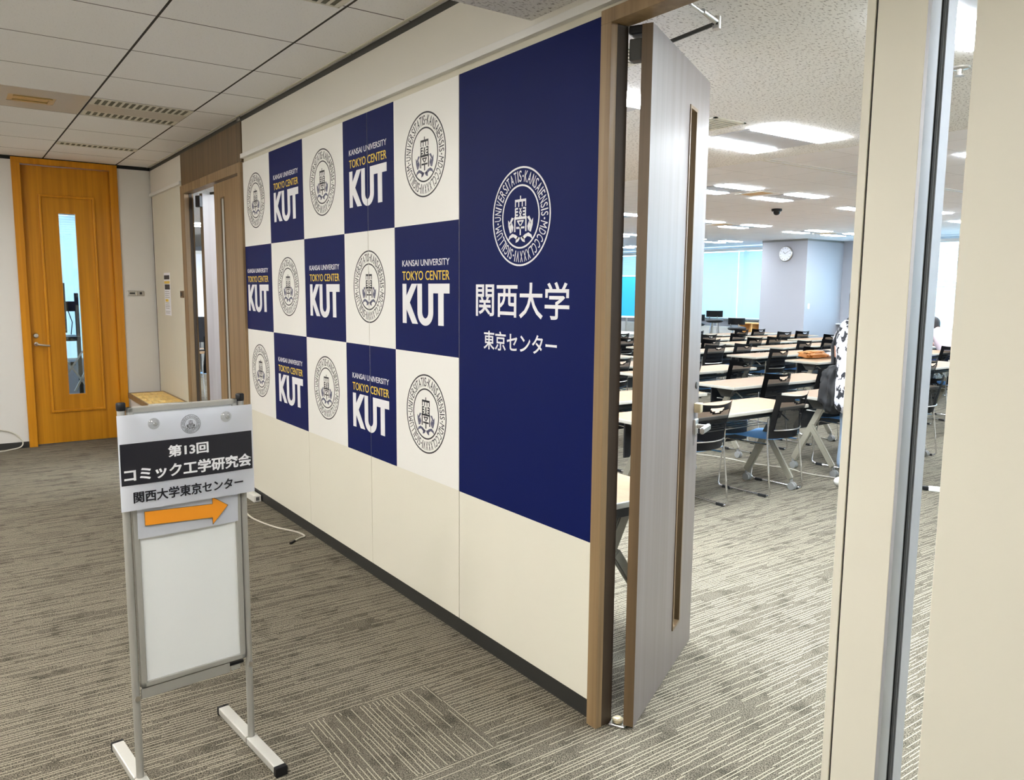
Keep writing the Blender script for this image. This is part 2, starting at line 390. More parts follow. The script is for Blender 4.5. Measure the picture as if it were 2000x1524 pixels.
def seal_leaves(mb, c, r, ex, ez, n, th):
    c, ex, ez, n = Vector(c), Vector(ex), Vector(ez), Vector(n)
    P = lambda x, z: c + ex*(x*r) + ez*(z*r)
    for sx in (-1, 1):
        for pl in ([(.23, -.02), (.30, -.0), (.36, -.08), (.38, -.18), (.33, -.12), (.27, -.06)], [(.24, -.20), (.30, -.10), (.34, -.18), (.27, -.30)],
                   [(.30, -.30), (.35, -.12), (.43, -.05), (.42, -.18), (.36, -.32)], [(.05, -.42), (.16, -.36), (.28, -.33), (.38, -.38), (.43, -.48), (.34, -.42), (.24, -.40), (.12, -.46)],
                   [(.01, -.42), (.10, -.40), (.15, -.46), (.16, -.52), (.08, -.50), (.03, -.46)]):
            mb.prism([P(sx*x, z) for x, z in pl], n*th)
EX, EZ, NY = Vector((1, 0, 0)), Vector((0, 0, 1)), Vector((0, -1, 0))

# ------------------------------------------------------------------ room shell
XL = -6.04          # far end wall of the corridor
HC = 2.80           # corridor and far classroom ceiling
HS = 2.56           # low ceiling by the doorway
sbox('floor', (-17.2, -4.4, -.06), (6.2, 15.9, 0), M['carpet'], 'brown striped carpet tiles', 'floor')
sbox('ceiling_corridor', (XL-.1, -4.4, HC), (.51, .06, HC+.06), M['ceil'], 'grey ceiling tiles over the corridor', 'ceiling')
sbox('ceiling_lowered', (.51, -4.4, HS), (6.2, -.0005, HC), M['fiss'], 'lowered rough ceiling by the doorway', 'ceiling')
sbox('ceiling_classroom_near', (-17.2, .062, HS), (6.2, 3.25, HC), M['fiss'], 'rough white ceiling just inside the classroom', 'ceiling')
sbox('ceiling_classroom_far', (-17.2, 3.25, HC), (6.2, 15.9, HC+.06), M['cceil'], 'white tiled ceiling deep in the classroom', 'ceiling')
# corridor wall: panels with open joints over a dark core
def wall_panels(name, spans, z0, z1, m, th=.03, y=0):
    b = MB()
    for x0, x1 in spans: b.box((x0, y, z0), (x1, y+th, z1), .0012)
    return struct(b.build(name, m))
struct(MB().box((-2.965, .031, 0), (.895, .042, HC)).box((-6.04, .031, 0), (-4.75, .042, HC)).build('wall_core', M['groove']), 'dark core behind the wall panels', 'wall')
J = .0022
wall_panels('wall_feature', [(-2.962, -1.8-J), (-1.8+J, -.9-J), (-.9+J, -J), (J, .896)], .075, 2.475, M['cream'])['label'] = 'cream wall panels with dark joints below the navy and white squares'
wall_panels('wall_corner', [(-6.0, -4.75)], .075, 2.475, M['greywall'])['label'] = 'beige wall panel beside the far corner'
for nm, x0, x1 in (('wall_fascia', -2.95, 4.2), ('wall_fascia_corner', -6.02, -4.755)):
    struct(MB().box((x0, -.004, 2.535), (x1, .03, 2.762)).build(nm, M['fascia']), 'cream strip of wall between the panels and the ceiling', 'wall')
    struct(MB().box((x0, -.022, 2.502), (x1, .03, 2.532), .002).build('trim_rail', M['white']), 'white rail along the top of the wall panels', 'trim')
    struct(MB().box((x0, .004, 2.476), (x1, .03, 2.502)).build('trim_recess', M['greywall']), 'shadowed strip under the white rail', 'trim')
sbox('trim_shadow_gap', (XL, .004, 2.762), (4.2, .03, HC), M['darkgrey'], 'dark shadow gap between wall and ceiling', 'trim')
sbox('trim_ceiling_edge', (XL, -.030, HC-.004), (.51, -.012, HC), M['ventw'], 'pale edge strip of the ceiling', 'trim')
sbox('baseboard_feature', (-2.962, .006, 0), (.90, .03, .072), M['base'], 'black baseboard under the feature wall', 'baseboard')
sbox('baseboard_corner', (-6.0, .006, 0), (-4.75, .03, .072), M['base'], 'black baseboard in the far corner', 'baseboard')
# classroom side skin of the dividing wall
b = MB()
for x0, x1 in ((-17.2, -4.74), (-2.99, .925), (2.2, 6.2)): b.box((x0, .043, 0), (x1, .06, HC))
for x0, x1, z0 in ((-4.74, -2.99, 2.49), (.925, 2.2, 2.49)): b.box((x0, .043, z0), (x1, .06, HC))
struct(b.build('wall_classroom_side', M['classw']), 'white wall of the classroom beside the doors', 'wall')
# far end wall of the corridor with orange door opening y -1.22..-.31
for nm, lo, hi in (('wall_end_left', (XL-.12, -4.4, 0), (XL, -1.222, 2.765)), ('wall_end_right', (XL-.12, -.312, 0), (XL, .03, 2.765))):
    struct(MB().box(lo, hi).build(nm, M['wallw']), 'grey white end wall beside the orange door', 'wall')
sbox('trim_end_gap', (XL-.12, -4.4, 2.765), (XL-.004, .0, HC), M['groove'], 'black gap above the end wall', 'trim')
sbox('trim_corner_gap', (XL, .004, 0), (-6.002, .03, 2.765), M['groove'], 'black joint in the far corner', 'trim')
sbox('baseboard_end', (XL, -4.4, 0), (XL+.012, -1.225, .06), M['base'], 'black baseboard left of the orange door', 'baseboard')
sbox('baseboard_end_right', (XL, -.31, 0), (XL+.012, .0, .06), M['base'], 'black baseboard right of the orange door', 'baseboard')
sbox('wall_behind_camera', (XL, -4.5, 0), (6.2, -4.4, HC), M['wallw']); sbox('wall_camera_right', (6.2, -4.5, 0), (6.3, 16, HC), M['wallw'])
sbox('wall_classroom_left', (-17.3, .062, 0), (-17.2, 16, HC), M['classw'])
# small room behind the orange door
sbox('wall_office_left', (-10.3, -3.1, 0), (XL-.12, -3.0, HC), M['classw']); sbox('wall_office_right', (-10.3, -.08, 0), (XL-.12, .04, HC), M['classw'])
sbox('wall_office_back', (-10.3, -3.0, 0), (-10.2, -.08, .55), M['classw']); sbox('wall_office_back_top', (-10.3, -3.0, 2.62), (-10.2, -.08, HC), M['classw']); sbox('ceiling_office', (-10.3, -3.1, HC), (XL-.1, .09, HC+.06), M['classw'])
# back wall with windows
b = MB()
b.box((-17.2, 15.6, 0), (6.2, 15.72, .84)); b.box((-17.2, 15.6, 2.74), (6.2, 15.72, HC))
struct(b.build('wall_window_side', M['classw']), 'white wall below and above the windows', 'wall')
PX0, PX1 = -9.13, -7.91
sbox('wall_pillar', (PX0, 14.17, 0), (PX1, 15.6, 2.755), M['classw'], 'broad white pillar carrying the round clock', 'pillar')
sbox('trim_pillar', (PX0-.002, 14.165, 2.755), (PX1+.004, 15.6, HC), M['grey'], 'grey strip between pillar and ceiling', 'trim')
sbox('trim_window_sill', (-17.2, 15.45, .84), (6.2, 15.72, .87), M['white'], 'white window sill', 'trim')
xs = [-17.2, -15.6, -14.0, -12.4, -10.75, PX0]; xr = [PX1+.35, -5.95, -4.35, -2.75, -1.15, .45, 2.05, 3.65, 6.2]
wi = 1
for lst in (xs, xr):
    for x0, x1 in zip(lst, lst[1:]):
        root = bpy.data.objects.new('window_%d' % wi, None); C.objects.link(root); root.location = ((x0+x1)/2, 15.66, .87); root['kind'] = 'structure'; root['label'] = 'tall window with white frame looking out on pale buildings'; root['category'] = 'window'
        hw = (x1-x0)/2
        f = MB(); f.box((-hw, -.04, 0), (-hw+.05, .04, 1.87)).box((hw-.05, -.04, 0), (hw, .04, 1.87)).box((-hw+.05, -.04, 0), (hw-.05, .04, .05)).box((-hw+.05, -.04, 1.82), (hw-.05, .04, 1.87))
        f.build('window_frame', M['white'], root)
        MB().box((-hw+.05, -.004, .05), (hw-.05, .004, 1.82)).build('window_pane', M['glass'], root); wi += 1
sbox('trim_window_jamb', (PX1, 15.6, .87), (PX1+.35, 15.72, 2.74), M['classw'])

# blinds
def blind(name, x0, x1, y, ztop, zbot, tilt, label, group, axis='x', sm='blind'):
    t = thing(name, label, 'blind', ((x0+x1)/2, y, zbot) if axis == 'x' else (y, (x0+x1)/2, zbot), 0 if axis == 'x' else R(90), group)
    hw = (x1-x0)/2-.008; H = ztop-zbot
    MB().box((-hw, -.03, H-.07), (hw, .03, H)).build('headrail', M['white'], t)
    b = MB(); n = int((H-.09)/.034)
    for i in range(n):
        z = .03+i*.034
        a = tilt; dy, dz = .019*cos(a), .019*sin(a)
        b.data([(-hw, -dy, z-dz), (hw, -dy, z-dz), (hw, dy, z+dz), (-hw, dy, z+dz)], [(0, 1, 2, 3)])
    b.build('slats', M[sm], t)
    MB().box((-hw, -.015, 0), (hw, .015, .02)).build('bottom_rail', M['white'], t)
    for x in (-hw*.8, hw*.8): MB().tube([(x, -.022, .01), (x, -.022, H-.03)], .0018, 4).build('cord', M['white'], t)
lab = ['closed white blind on the window furthest left in the classroom', 'closed white blind second from the left end of the classroom', 'closed white blind behind the blue board, third from the left', 'closed white blind next but one to the clock pillar', 'closed white blind right beside the clock pillar']
for k, (x0, x1) in enumerate(zip(xs, xs[1:])): blind('window_blind', x0, x1, 15.35, 2.74, .9, R(62), lab[k], 'closed blinds left of the clock pillar')
for k, (x0, x1) in enumerate(zip(xr, xr[1:])):
    if k > 6: break
    blind('window_blind', x0, x1, 15.5, 2.74, 1.72, R(20), ['half raised open blind nearest the right side of the clock pillar', 'half raised open blind second to the right of the clock pillar', 'half raised open blind seen through the slit between wall panels', 'half raised open blind behind the people, fourth from the pillar', 'half raised open blind fifth from the clock pillar', 'half raised open blind sixth from the clock pillar', 'half raised open blind seventh from the clock pillar'][k], 'raised blinds right of the clock pillar')

# ------------------------------------------------------------------ printed squares on the feature wall
def film_box(b, x0, x1, z0, z1):
    cuts = [c_ for c_ in (-1.8, -.9, 0) if x0+.01 < c_ < x1-.01]
    e = [x0] + cuts + [x1]
    for i, (a, d) in enumerate(zip(e, e[1:])):
        b.box((a+(J if i or abs(a) < .001 or abs(a+1.8) < .001 else 0), -.0012, z0), (d-(J if i < len(cuts) or abs(d) < .001 or abs(d+1.8) < .001 else 0), .0, z1))
Z3 = .675
rows = ['bottom', 'middle', 'top']; cols = ['first', 'second', 'third', 'fourth', 'fifth']
for j in range(3):
    for i in range(5):
        x0 = -3.0+.6*i + (.038 if i == 0 else 0); x1 = -3.0+.6*(i+1); z0 = Z3+.6*j; z1 = z0+.6 - (.001 if j == 2 else 0)
        navy = (i+j) % 2 == 1
        xc = -3.0+.6*i+.3
        where = '%s row, %s from the left' % (rows[j], cols[i])
        if navy:
            t = thing('wall_decal', 'navy square with white KUT letters, %s' % where, 'wall graphic', (0, 0, 0), 0, 'navy squares on the feature wall')
            b = MB(); film_box(b, x0, x1, z0, z1); b.build('film', M['navy'], t)
            L = xc-.222; W = .443
            b = MB(); text_box(b, 'KANSAI UNIVERSITY', (L, -.0012, z0+.408), EX, EZ, NY, W, .030, .0006, .004); 
            if i == 3: cut_gap(b, -.9, J)
            o = b.build('lettering', M['letter'], t); o['label'] = 'white words reading KANSAI UNIVERSITY'
            b = MB(); text_box(b, 'TOKYO CENTER', (L, -.0012, z0+.342), EX, EZ, NY, W, .043, .0006, .004)
            if i == 3: cut_gap(b, -.9, J)
            o = b.build('lettering', M['yellow'], t); o['label'] = 'yellow words reading TOKYO CENTER'
            b = MB(); zb, zt = z0+.135, z0+.325; H = zt-zb
            P = lambda u, v: Vector((L+u*W, -.0012, zb+v*H))
            n_ = NY*.0006
            b.prism([P(0, 0), P(.09, 0), P(.09, 1), P(0, 1)], n_)
            b.prism([P(.09, .70), P(.21, 1), P(.335, 1), P(.165, .53), P(.345, 0), P(.22, 0), P(.09, .355)], n_)
            # U
            out, inn = [], []
            for k in range(17):
                a = pi + pi*k/16; out.append((.505+.168*cos(a), .30+.33*sin(a))); inn.append((.505+.068*cos(a), .32+.17*sin(a)))
            pts = [(.337, 1)] + out + [(.673, 1), (.573, 1)] + inn[::-1] + [(.437, 1)]
            b.prism([P(*q) for q in pts], n_)
            b.prism([P(.673, .77), P(1, .77), P(1, 1), P(.673, 1)], n_); b.prism([P(.775, -.0), P(.885, -.0), P(.885, .77), P(.775, .77)], n_)
            if i == 3: cut_gap(b, -.9, J)
            o = b.build('lettering', M['letter'], t); o['label'] = 'large white letters reading KUT'
        else:
            t = thing('wall_decal', 'white square with round black seal, %s' % where, 'wall graphic', (0, 0, 0), 0, 'white seal squares on the feature wall')
            b = MB(); film_box(b, x0, x1, z0, z1); b.build('film', M['film'], t)
            b = MB(); seal(b, (xc+.002, -.0012, z0+.31), .190, EX, EZ, NY, .0006)
            if i == 3: cut_gap(b, -.9, J)
            b.build('seal', M['ink'], t)
            b = MB(); seal_leaves(b, (xc+.002, -.0012, z0+.31), .190, EX, EZ, NY, .0005); 
            if i == 3: cut_gap(b, -.9, J)
            b.build('seal_leaves', M['inkgrey'], t)
t = thing('wall_decal', 'tall navy panel with white seal and Japanese university name beside the door', 'wall graphic')
b = MB(); b.box((J, -.0012, Z3-.002), (.896, 0, 2.475)); b.build('film', M['navy'], t)
b = MB(); seal(b, (.449, -.0012, 1.855), .189, EX, EZ, NY, .0007); seal_leaves(b, (.449, -.0012, 1.855), .189, EX, EZ, NY, .0006); b.build('seal', M['letter'], t)
b = MB(); text_box(b, '関西大学', (.137, -.0012, 1.464), EX, EZ, NY, .616, .140, .0007, .011); b.build('lettering', M['letter'], t)['label'] = 'large white Japanese characters'
b = MB(); text_box(b, '東京センター', (.197, -.0012, 1.328), EX, EZ, NY, .488, .078, .0007, .011); b.build('lettering', M['letter'], t)['label'] = 'small white Japanese characters'

# ------------------------------------------------------------------ door frames and doors
fr = bpy.data.objects.new('trim_door_frame', None); C.objects.link(fr); struct(fr, 'walnut frame of the open doorway', 'door frame')
MB().box((.915, -.022, 0), (.966, .006, 2.437), .002).build('frame_jamb', M['walnut'], fr)
MB().box((.915, .006, 0), (.962, .058, 2.437)).build('frame_stop', M['walnutshade'], fr)
MB().box((.915, -.022, 2.437), (1.842, .060, 2.482), .002).build('frame_header', M['walnut'], fr)
struct(MB().box((.898, .004, 0), (.914, .03, 2.476)).build('trim_frame_joint', M['groove']))
# second doorway
fr2 = bpy.data.objects.new('trim_far_door_frame', None); C.objects.link(fr2); struct(fr2, 'walnut frame of the far double door', 'door frame')
MB().box((-4.74, -.02, 0), (-4.60, .06, 2.41), .002).build('frame_jamb', M['walnut'], fr2)
MB().box((-3.035, -.02, 0), (-2.968, .06, 2.41), .002).build('frame_jamb', M['walnut'], fr2)
MB().box((-4.74, -.02, 2.41), (-2.968, .06, 2.48), .002).build('frame_header', M['walnut'], fr2)
MB().box((-4.74, -.006, 2.485), (-2.968, .06, 2.765)).build('frame_overpanel', M['walnutd'], fr2)
MB().box((-4.60, .02, 0), (-4.592, .045, 2.41)).build('frame_stop', M['walnutshade'], fr2)

def class_door(name, hinge, ang, width, top, label, lever=True, lever_side=1):
    """leaf runs from the hinge along local +X; local -Y side is the face turned to the corridor/right"""
    d = bpy.data.objects.new(name, None); C.objects.link(d); d.location = hinge; d.rotation_euler = (0, 0, ang); struct(d, label, 'door')
    z0, z1, th = .01, top, .037
    g0, g1, gz0, gz1 = width*.62, width*.735, .185, 2.275
    b = MB()
    for x0, x1, a, c_ in ((0, g0, z0, z1), (g1, width, z0, z1), (g0, g1, z0, gz0), (g0, g1, gz1, z1)): b.box((x0, 0, a), (x1, th, c_))
    bmesh.ops.remove_doubles(b.bm, verts=b.bm.verts[:], dist=1e-5)
    o = b.build('leaf', [M['doorface'], M['walnutd']], d)
    for p in o.data.polygons:
        if abs(p.normal.y) < .5: p.material_index = 1
    b = MB()
    for x0, x1, a, c_ in ((g0-.008, g0+.004, gz0-.008, gz1+.008), (g1-.004, g1+.008, gz0-.008, gz1+.008), (g0, g1, gz0-.008, gz0+.004), (g0, g1, gz1-.004, gz1+.008)): b.box((x0, -.004, a), (x1, th+.004, c_))
    b.build('glass_bead', M['walnutd'], d)
    MB().box((g0+.004, th/2-.003, gz0+.004), (g1-.004, th/2+.003, gz1-.004)).build('glass_strip', M['glassd'], d)
    if lever:
        hx = width-.06
        h_ = MB().box((hx-.025, -.012, .965), (hx+.025, 0, 1.03), .003); h_.cyl((hx, -.012, 1.0), (hx, -.06, 1.0), .009, 12); h_.bar((hx+.012, -.06, 1.0), (hx-.12, -.06, 1.0), .018, .026, bev=.004)
        h_.build('lever_handle', M['steel'], d, True)
        MB().box((hx-.02, -.03, 1.06), (hx+.02, 0, 1.10), .004).build('thumb_turn', M['brass'], d)
        MB().lathe([(.014, 0), (.016, -.004), (.012, -.006)], (hx+.005, 0, 1.175), 16, 'y').build('lock_cylinder', M['darkgrey'], d)
    return d
hg = Vector((1.047, .086, 0)); far = Vector((.664, .812, 0))
dv = far-hg; ang = math.atan2(dv.y, dv.x)
# the visible face (normal towards +X+Y) is local -Y when the leaf runs towards -X+Y
d1 = class_door('door_1', (hg.x, hg.y, 0), ang, dv.length, 2.435, 'tall pale walnut door standing open into the classroom')
# leaf thickness lies on local +Y: check side = (-sin, cos)
# pivots and closer arm
MB().lathe([(.019, 0), (.021, .01), (.013, .016), (.006, .017)], (0, 0, .004), 20).build('pivot_cap', M['brass'], d1, True, loc=(.016, .064, .006))
MB().box((-.012, .030, .0), (.045, .090, .008), .002).build('pivot_plate', M['steel'], d1)
MB().box((.0, .030, 2.408), (.07, .085, 2.436), .008).build('top_pivot', M['black'], d1)
MB().box((.004, .0375, 2.325), (.05, .082, 2.395), .006).build('hinge_block', M['darkgrey'], d1)
inv = (Matrix.Translation((hg.x, hg.y, 0)) @ Matrix.Rotation(ang, 4, 'Z')).inverted()
a_, b_, c2_ = [inv @ Vector(q) for q in ((.93, .29, 2.44), (1.091, .339, 2.47), (1.16, .13, 2.47))]
MB().bar(a_, b_, .007, .012).bar(b_, b_.lerp(c2_, .06), .018, .018).build('closer_arm', M['darkgrey'], d1)
MB().tube([b_+Vector((0, 0, .004)), b_.lerp(c2_, .55)+Vector((0, 0, .004))], .010, 12).tube([b_.lerp(c2_, .55), c2_], .006, 10).lathe([(.014, -.02), (.014, .02)], b_, 14).build('closer_rod', M['steel'], d1, True)
MB().bar(Vector(a_)+Vector((-.1, .02, -.02)), Vector(a_)+Vector((.2, .02, -.02)), .03, .04).build('closer_box', M['steel'], d1)

d2 = class_door('door_2', (-3.04, .045, 0), pi, .715, 2.40, 'closed walnut leaf of the far double door with glass strip', lever=False)
[c for c in d2.children if c.name.startswith('leaf')][0].data.materials[0] = M['walnut']
gs = [c for c in d2.children if c.name.startswith('glass_strip')][0]; gs.data.materials[0] = M['frosted']; gs.location.y = .012
hg2 = Vector((-4.42, .09, 0))
d3 = class_door('door_3', (hg2.x, hg2.y, 0), R(114), .80, 2.40, 'open leaf of the far double door lit by the classroom')
MB().box((-.03, .0, 2.28), (.0, .06, 2.38), .006).build('hinge_block', M['black'], d3)
MB().bar((.1, .02, 2.41), (.15, -.25, 2.43), .01, .02).build('closer_arm', M['darkgrey'], d3)

# orange door on the end wall
d4 = bpy.data.objects.new('door_4', None); C.objects.link(d4); d4.location = (XL, -.765, 0); struct(d4, 'orange wooden door with narrow glass strip at the corridor end', 'door')
yo = .765
fb = MB()
fb.box((-.12, -1.222+yo, 0), (.02, -1.150+yo, 2.735), .002).box((-.12, -.382+yo, 0), (.02, -.312+yo, 2.735), .002)
fb.build('frame_jamb', M['oranged'], d4)
MB().box((-.12, -1.222+yo, 2.735), (.02, -.312+yo, 2.79), .002).build('frame_header', M['oranged'], d4)
b = MB(); y0, y1 = -1.148+yo, -.384+yo; g0, g1, gz0, gz1 = -.848+yo, -.698+yo, .495, 2.29
for a, c_, za, zb in ((y0, g0, .012, 2.73), (g1, y1, .012, 2.73), (g0, g1, .012, gz0), (g0, g1, gz1, 2.73)): b.box((-.085, a, za), (-.045, c_, zb))
bmesh.ops.remove_doubles(b.bm, verts=b.bm.verts[:], dist=1e-5)
b.build('leaf', M['orange'], d4)
b = MB(); m0, m1, mz0, mz1 = -1.0+yo, -.535+yo, .333, 2.45
for a, c_, za, zb in ((m0-.011, m0+.011, mz0, mz1), (m1-.011, m1+.011, mz0, mz1), (m0-.011, m1+.011, mz0-.011, mz0+.011), (m0-.011, m1+.011, mz1-.011, mz1+.011)): b.box((-.046, a, za), (-.026, c_, zb), .005)
b.build('panel_moulding', M['oranged'], d4)
b = MB()
for a, c_, za, zb in ((g0-.01, g0+.002, gz0, gz1), (g1-.002, g1+.01, gz0, gz1), (g0-.01, g1+.01, gz0-.01, gz0+.002), (g0-.01, g1+.01, gz1-.002, gz1+.01)): b.box((-.046, a, za), (-.039, c_, zb))
b.build('glass_bead', M['oranged'], d4)
MB().box((-.068, g0, gz0), (-.062, g1, gz1)).build('glass_strip', M['glassd'], d4)
ly = -1.105+yo
MB().lathe([(.02, -.005), (.02, .004), (.014, .008)], (-.041, ly, 1.012), 18, 'x').tube([(-.041, ly, 1.012), (.0, ly, 1.012), (.012, ly+.012, 1.01), (.015, ly+.05, 1.003), (.012, ly+.11, .995)], .010, 12).build('lever_handle', M['steel'], d4, True)
MB().lathe([(.024, -.005), (.024, .010), (.018, .018), (.010, .019)], (-.041, ly+.002, 1.095), 20, 'x').build('lock_cylinder', M['steel'], d4, True)

# ------------------------------------------------------------------ movable wall panels at the right edge
t = struct(bpy.data.objects.new('wall_movable_panel', None), 'narrow cream wall panel at the right of the doorway', 'wall panel'); C.objects.link(t)
MB().box((1.842, -.002, 0), (1.864, .118, 2.49), .002).build('edge_strip', M['cream'], t)
MB().box((1.864, .003, 0), (1.868, .115, 2.49)).build('joint', M['groove'], t)
MB().box((1.868, 0, .005), (1.988, .115, 2.49), .002).build('panel_face', M['cream'], t)
MB().box((1.988, .0, .005), (1.996, .042, 2.49)).build('end_profile', M['alu'], t); MB().box((1.988, .075, .005), (1.996, .116, 2.49)).build('end_profile', M['alu'], t)
MB().box((1.984, .042, .005), (1.992, .075, 2.49)).build('end_channel', M['deep'], t); MB().box((1.988, .054, .005), (1.9945, .064, 2.49)).build('rubber_seal', M['rubber'], t)
t = struct(bpy.data.objects.new('wall_right_panel', None), 'wide cream wall panel at the right edge of the picture', 'wall panel'); C.objects.link(t)
MB().box((2.094, -.002, .005), (3.6, .02, 2.49), .003).build('panel_face', M['cream'], t)
MB().box((2.12, .02, .005), (3.6, .115, 2.49)).build('panel_back', M['cream'], t)
sbox('trim_panel_track', (1.842, .0, 2.49), (6.2, .09, 2.536), M['alu'])
sbox('wall_right_end', (3.6, -.002, 0), (6.2, .09, 2.49), M['cream'])

# ------------------------------------------------------------------ corridor ceiling fittings
def louver(xa, xb, ya, yb, label, recessed=.05):
    t = thing('ceiling_louver', label, 'air vent', ((xa+xb)/2, (ya+yb)/2, HC), 0, 'slotted louvers in the corridor ceiling')
    hx, hy = (xb-xa)/2, (yb-ya)/2
    MB().box((-hx, -hy, -.004), (hx, -hy+.012, 0)).box((-hx, hy-.012, -.004), (hx, hy, 0)).box((-hx, -hy, -.004), (-hx+.016, hy, 0)).box((hx-.016, -hy, -.004), (hx, hy, 0)).build('frame', M['ventw'], t)
    MB().box((-hx+.016, -hy+.012, -.0015), (hx-.016, hy-.012, -.0005)).build('backing', M['ventd'], t)
    b = MB(); n = 15
    for k in range(n):
        y = -hy+.02+(2*hy-.04)*k/(n-1); b.box((-hx+.016, y-.008, -.0038), (hx-.016, y+.008, -.0015))
    b.build('blades', M['ventw'], t)
louver(-3.20, -3.0, -.945, -.315, 'slotted ceiling louver, nearer of the pair with a metal plate between')
louver(-3.60, -3.43, -.945, -.315, 'slotted ceiling louver, farther of the pair with a metal plate between')
louver(-5.07, -4.93, -.945, -.315, 'single slotted ceiling louver closest to the orange door')
louver(-.46, -.28, -.945, -.335, 'slotted ceiling louver cut by the top edge of the picture')
tag(MB().box((-3.43, -.945, HC-.004), (-3.20, -.315, HC)).build('ceiling_plate', M['plate']), 'dull metal ceiling plate between the pair of louvers', 'ceiling plate')
t = thing('recessed_light', 'unlit recessed ceiling lamp with gold reflector near the orange door', 'ceiling lamp', (-3.285, -1.275, HC))
MB().box((-.315, -.31, -.004), (-.115, .31, 0)).box((.10, -.31, -.004), (.315, .31, 0)).box((-.115, -.31, -.004), (.10, -.13, 0)).box((-.115, .14, -.004), (.10, .31, 0)).build('plate', M['plate'], t)
b = MB(); b.box((-.115, -.13, -.002), (.10, .14, -.0008)); b.build('recess', M['gold'], t)
MB().bar((-.07, -.10, -.006), (-.07, .11, -.006), .03, .006).bar((.06, -.10, -.006), (.06, .11, -.006), .03, .006).bar((-.08, .11, -.008), (.08, .11, -.008), .02, .008).build('reflector', M['gold'], t)
t = thing('ceiling_cable_clip', 'small bright clip in the shadow gap above the far doorway', 'clip', (-2.985, -.012, 2.768))
b = MB()
for k in range(4): b.bar((-.03+.02*k, -.005, .0), (-.022+.02*k, -.005, .03), .006, .006)
b.build('springs', M['chrome'], t)

def troffer(x0, y0, sx, sy, z, label, group, m, both=True, rot=False):
    t = thing('ceiling_light', label, 'ceiling lamp', (x0+sx/2, y0+sy/2, z), 0, group)
    hx, hy = sx/2, sy/2
    MB().box((-hx+.19, -hy, -.006), (hx-.19, hy, 0)).build('reflector_plate', M['reflector'], t)
    for s_ in (-1, 1):
        a, b2 = sorted((s_*hx, s_*(hx-.19)))
        MB().box((a, -hy, -.010), (b2, hy, 0)).build('lamp_tube', m, t)
    return t
troffer(-8.8, -1.9, .64, .64, HC, 'added unseen ceiling lamp brightening the small room behind the orange door', 'added office lamp', M['lampf'])  # no lamp known in here; added to brighten the room and its blind
# lamps of the corridor, outside the picture
k = 0
for (x, y, z) in ((.75, -3.4, HS), (1.6, -2.5, HS), (-.43, -2.87, HC), (-2.35, -2.87, HC), (-4.27, -2.87, HC)):
    troffer(x, y, .64, .64, z, 'lit square ceiling lamp over the corridor, outside the picture', 'corridor ceiling lamps', M['lamph']); k += 1
# classroom lamps
n_lab = {}
def cl(x, y, z, label): troffer(x, y, .70, .64 if z > 2.7 else .70, z, label, 'classroom ceiling lamps', M['lampf'] if z > 2.7 else M['lampc'])
cl(-.74, 2.22, HS, 'bright twin ceiling lamp nearest inside the doorway'); cl(-.74, .60, HS, 'bright twin ceiling lamp just behind the open door')
cl(1.33, .95, HS, 'bright twin ceiling lamp above the slit between wall panels'); cl(-4.0, .60, HS, 'bright twin ceiling lamp just inside the far double door')
cl(-4.0, 2.22, HS, 'bright twin ceiling lamp deeper inside the far double door'); cl(3.5, .95, HS, 'bright twin ceiling lamp behind the right wall panel')
cl(-7.2, 1.4, HS, 'bright twin ceiling lamp beyond the far double door'); cl(-10.5, 1.4, HS, 'bright twin ceiling lamp at the left end near the wall')
cn = ['in the rightmost line', 'in the line facing the doorway', 'in the third line from right', 'in the fourth line from right', 'in the fifth line from right', 'in the leftmost line']
rn = ['first', 'second', 'third', 'fourth', 'fifth', 'sixth']
for ci, xc in enumerate((2.95, -.25, -3.45, -6.70, -9.92, -13.1)):
    for k in range(3):
        for s_ in range(2):
            y = 5.52+3.26*k+1.30*s_
            cl(xc-.35, y, HC, 'twin ceiling lamp %s, %s from the doorway' % (cn[ci], rn[2*k+s_]))
        if ci in (1, 2, 3):
            t = thing('ceiling_vent', 'square ceiling vent between lamps %s, %s lamp pair' % (cn[ci], rn[k]), 'air vent', (xc, 5.52+3.26*k+.97, HC), 0, 'square vents between the lamps')
            MB().box((-.22, -.15, -.006), (.22, .15, 0)).build('plate', M['white'], t); MB().box((-.16, -.1, -.010), (.16, .1, -.006)).build('grille', M['shelfw'], t)
def class_vent(x, y, sx, sy, label):
    t = thing('ceiling_vent', label, 'air vent', (x, y, HS))
    MB().box((-sx/2, -sy/2, -.006), (sx/2, -sy/2+.02, 0)).box((-sx/2, sy/2-.02, -.006), (sx/2, sy/2, 0)).box((-sx/2, -sy/2, -.006), (-sx/2+.02, sy/2, 0)).box((sx/2-.02, -sy/2, -.006), (sx/2, sy/2, 0)).build('frame', M['ventw'], t)
    MB().box((-sx/2+.02, -sy/2+.02, -.002), (sx/2-.02, sy/2-.02, -.0005)).build('backing', M['ventd'], t)
    b = MB(); n = max(3, int(sx/.035))
    for k in range(n): xx = -sx/2+.02+(sx-.04)*(k+.5)/n; b.box((xx-.009, -sy/2+.02, -.005), (xx+.009, sy/2-.02, -.002))
    b.build('blades', M['ventw'], t)
class_vent(-.34, 1.93, .40, .27, 'slatted ceiling vent half hidden by the open door'); class_vent(.40, .58, .34, .22, 'slatted ceiling vent seen through the gap behind the door')
t = thing('slot_diffuser', 'long pale slot diffuser crossing the classroom ceiling', 'air vent', (-1.81, 8.0, HC))
MB().box((-.05, -4.6, -.006), (-.02, 4.6, 0)).box((.02, -4.6, -.006), (.05, 4.6, 0)).build('frame', M['white'], t); MB().box((-.02, -4.6, -.002), (.02, 4.6, 0)).build('slot', M['paper'], t)
t = thing('security_camera', 'black dome camera on the white classroom ceiling', 'camera', (-4.43, 8.24, HC))
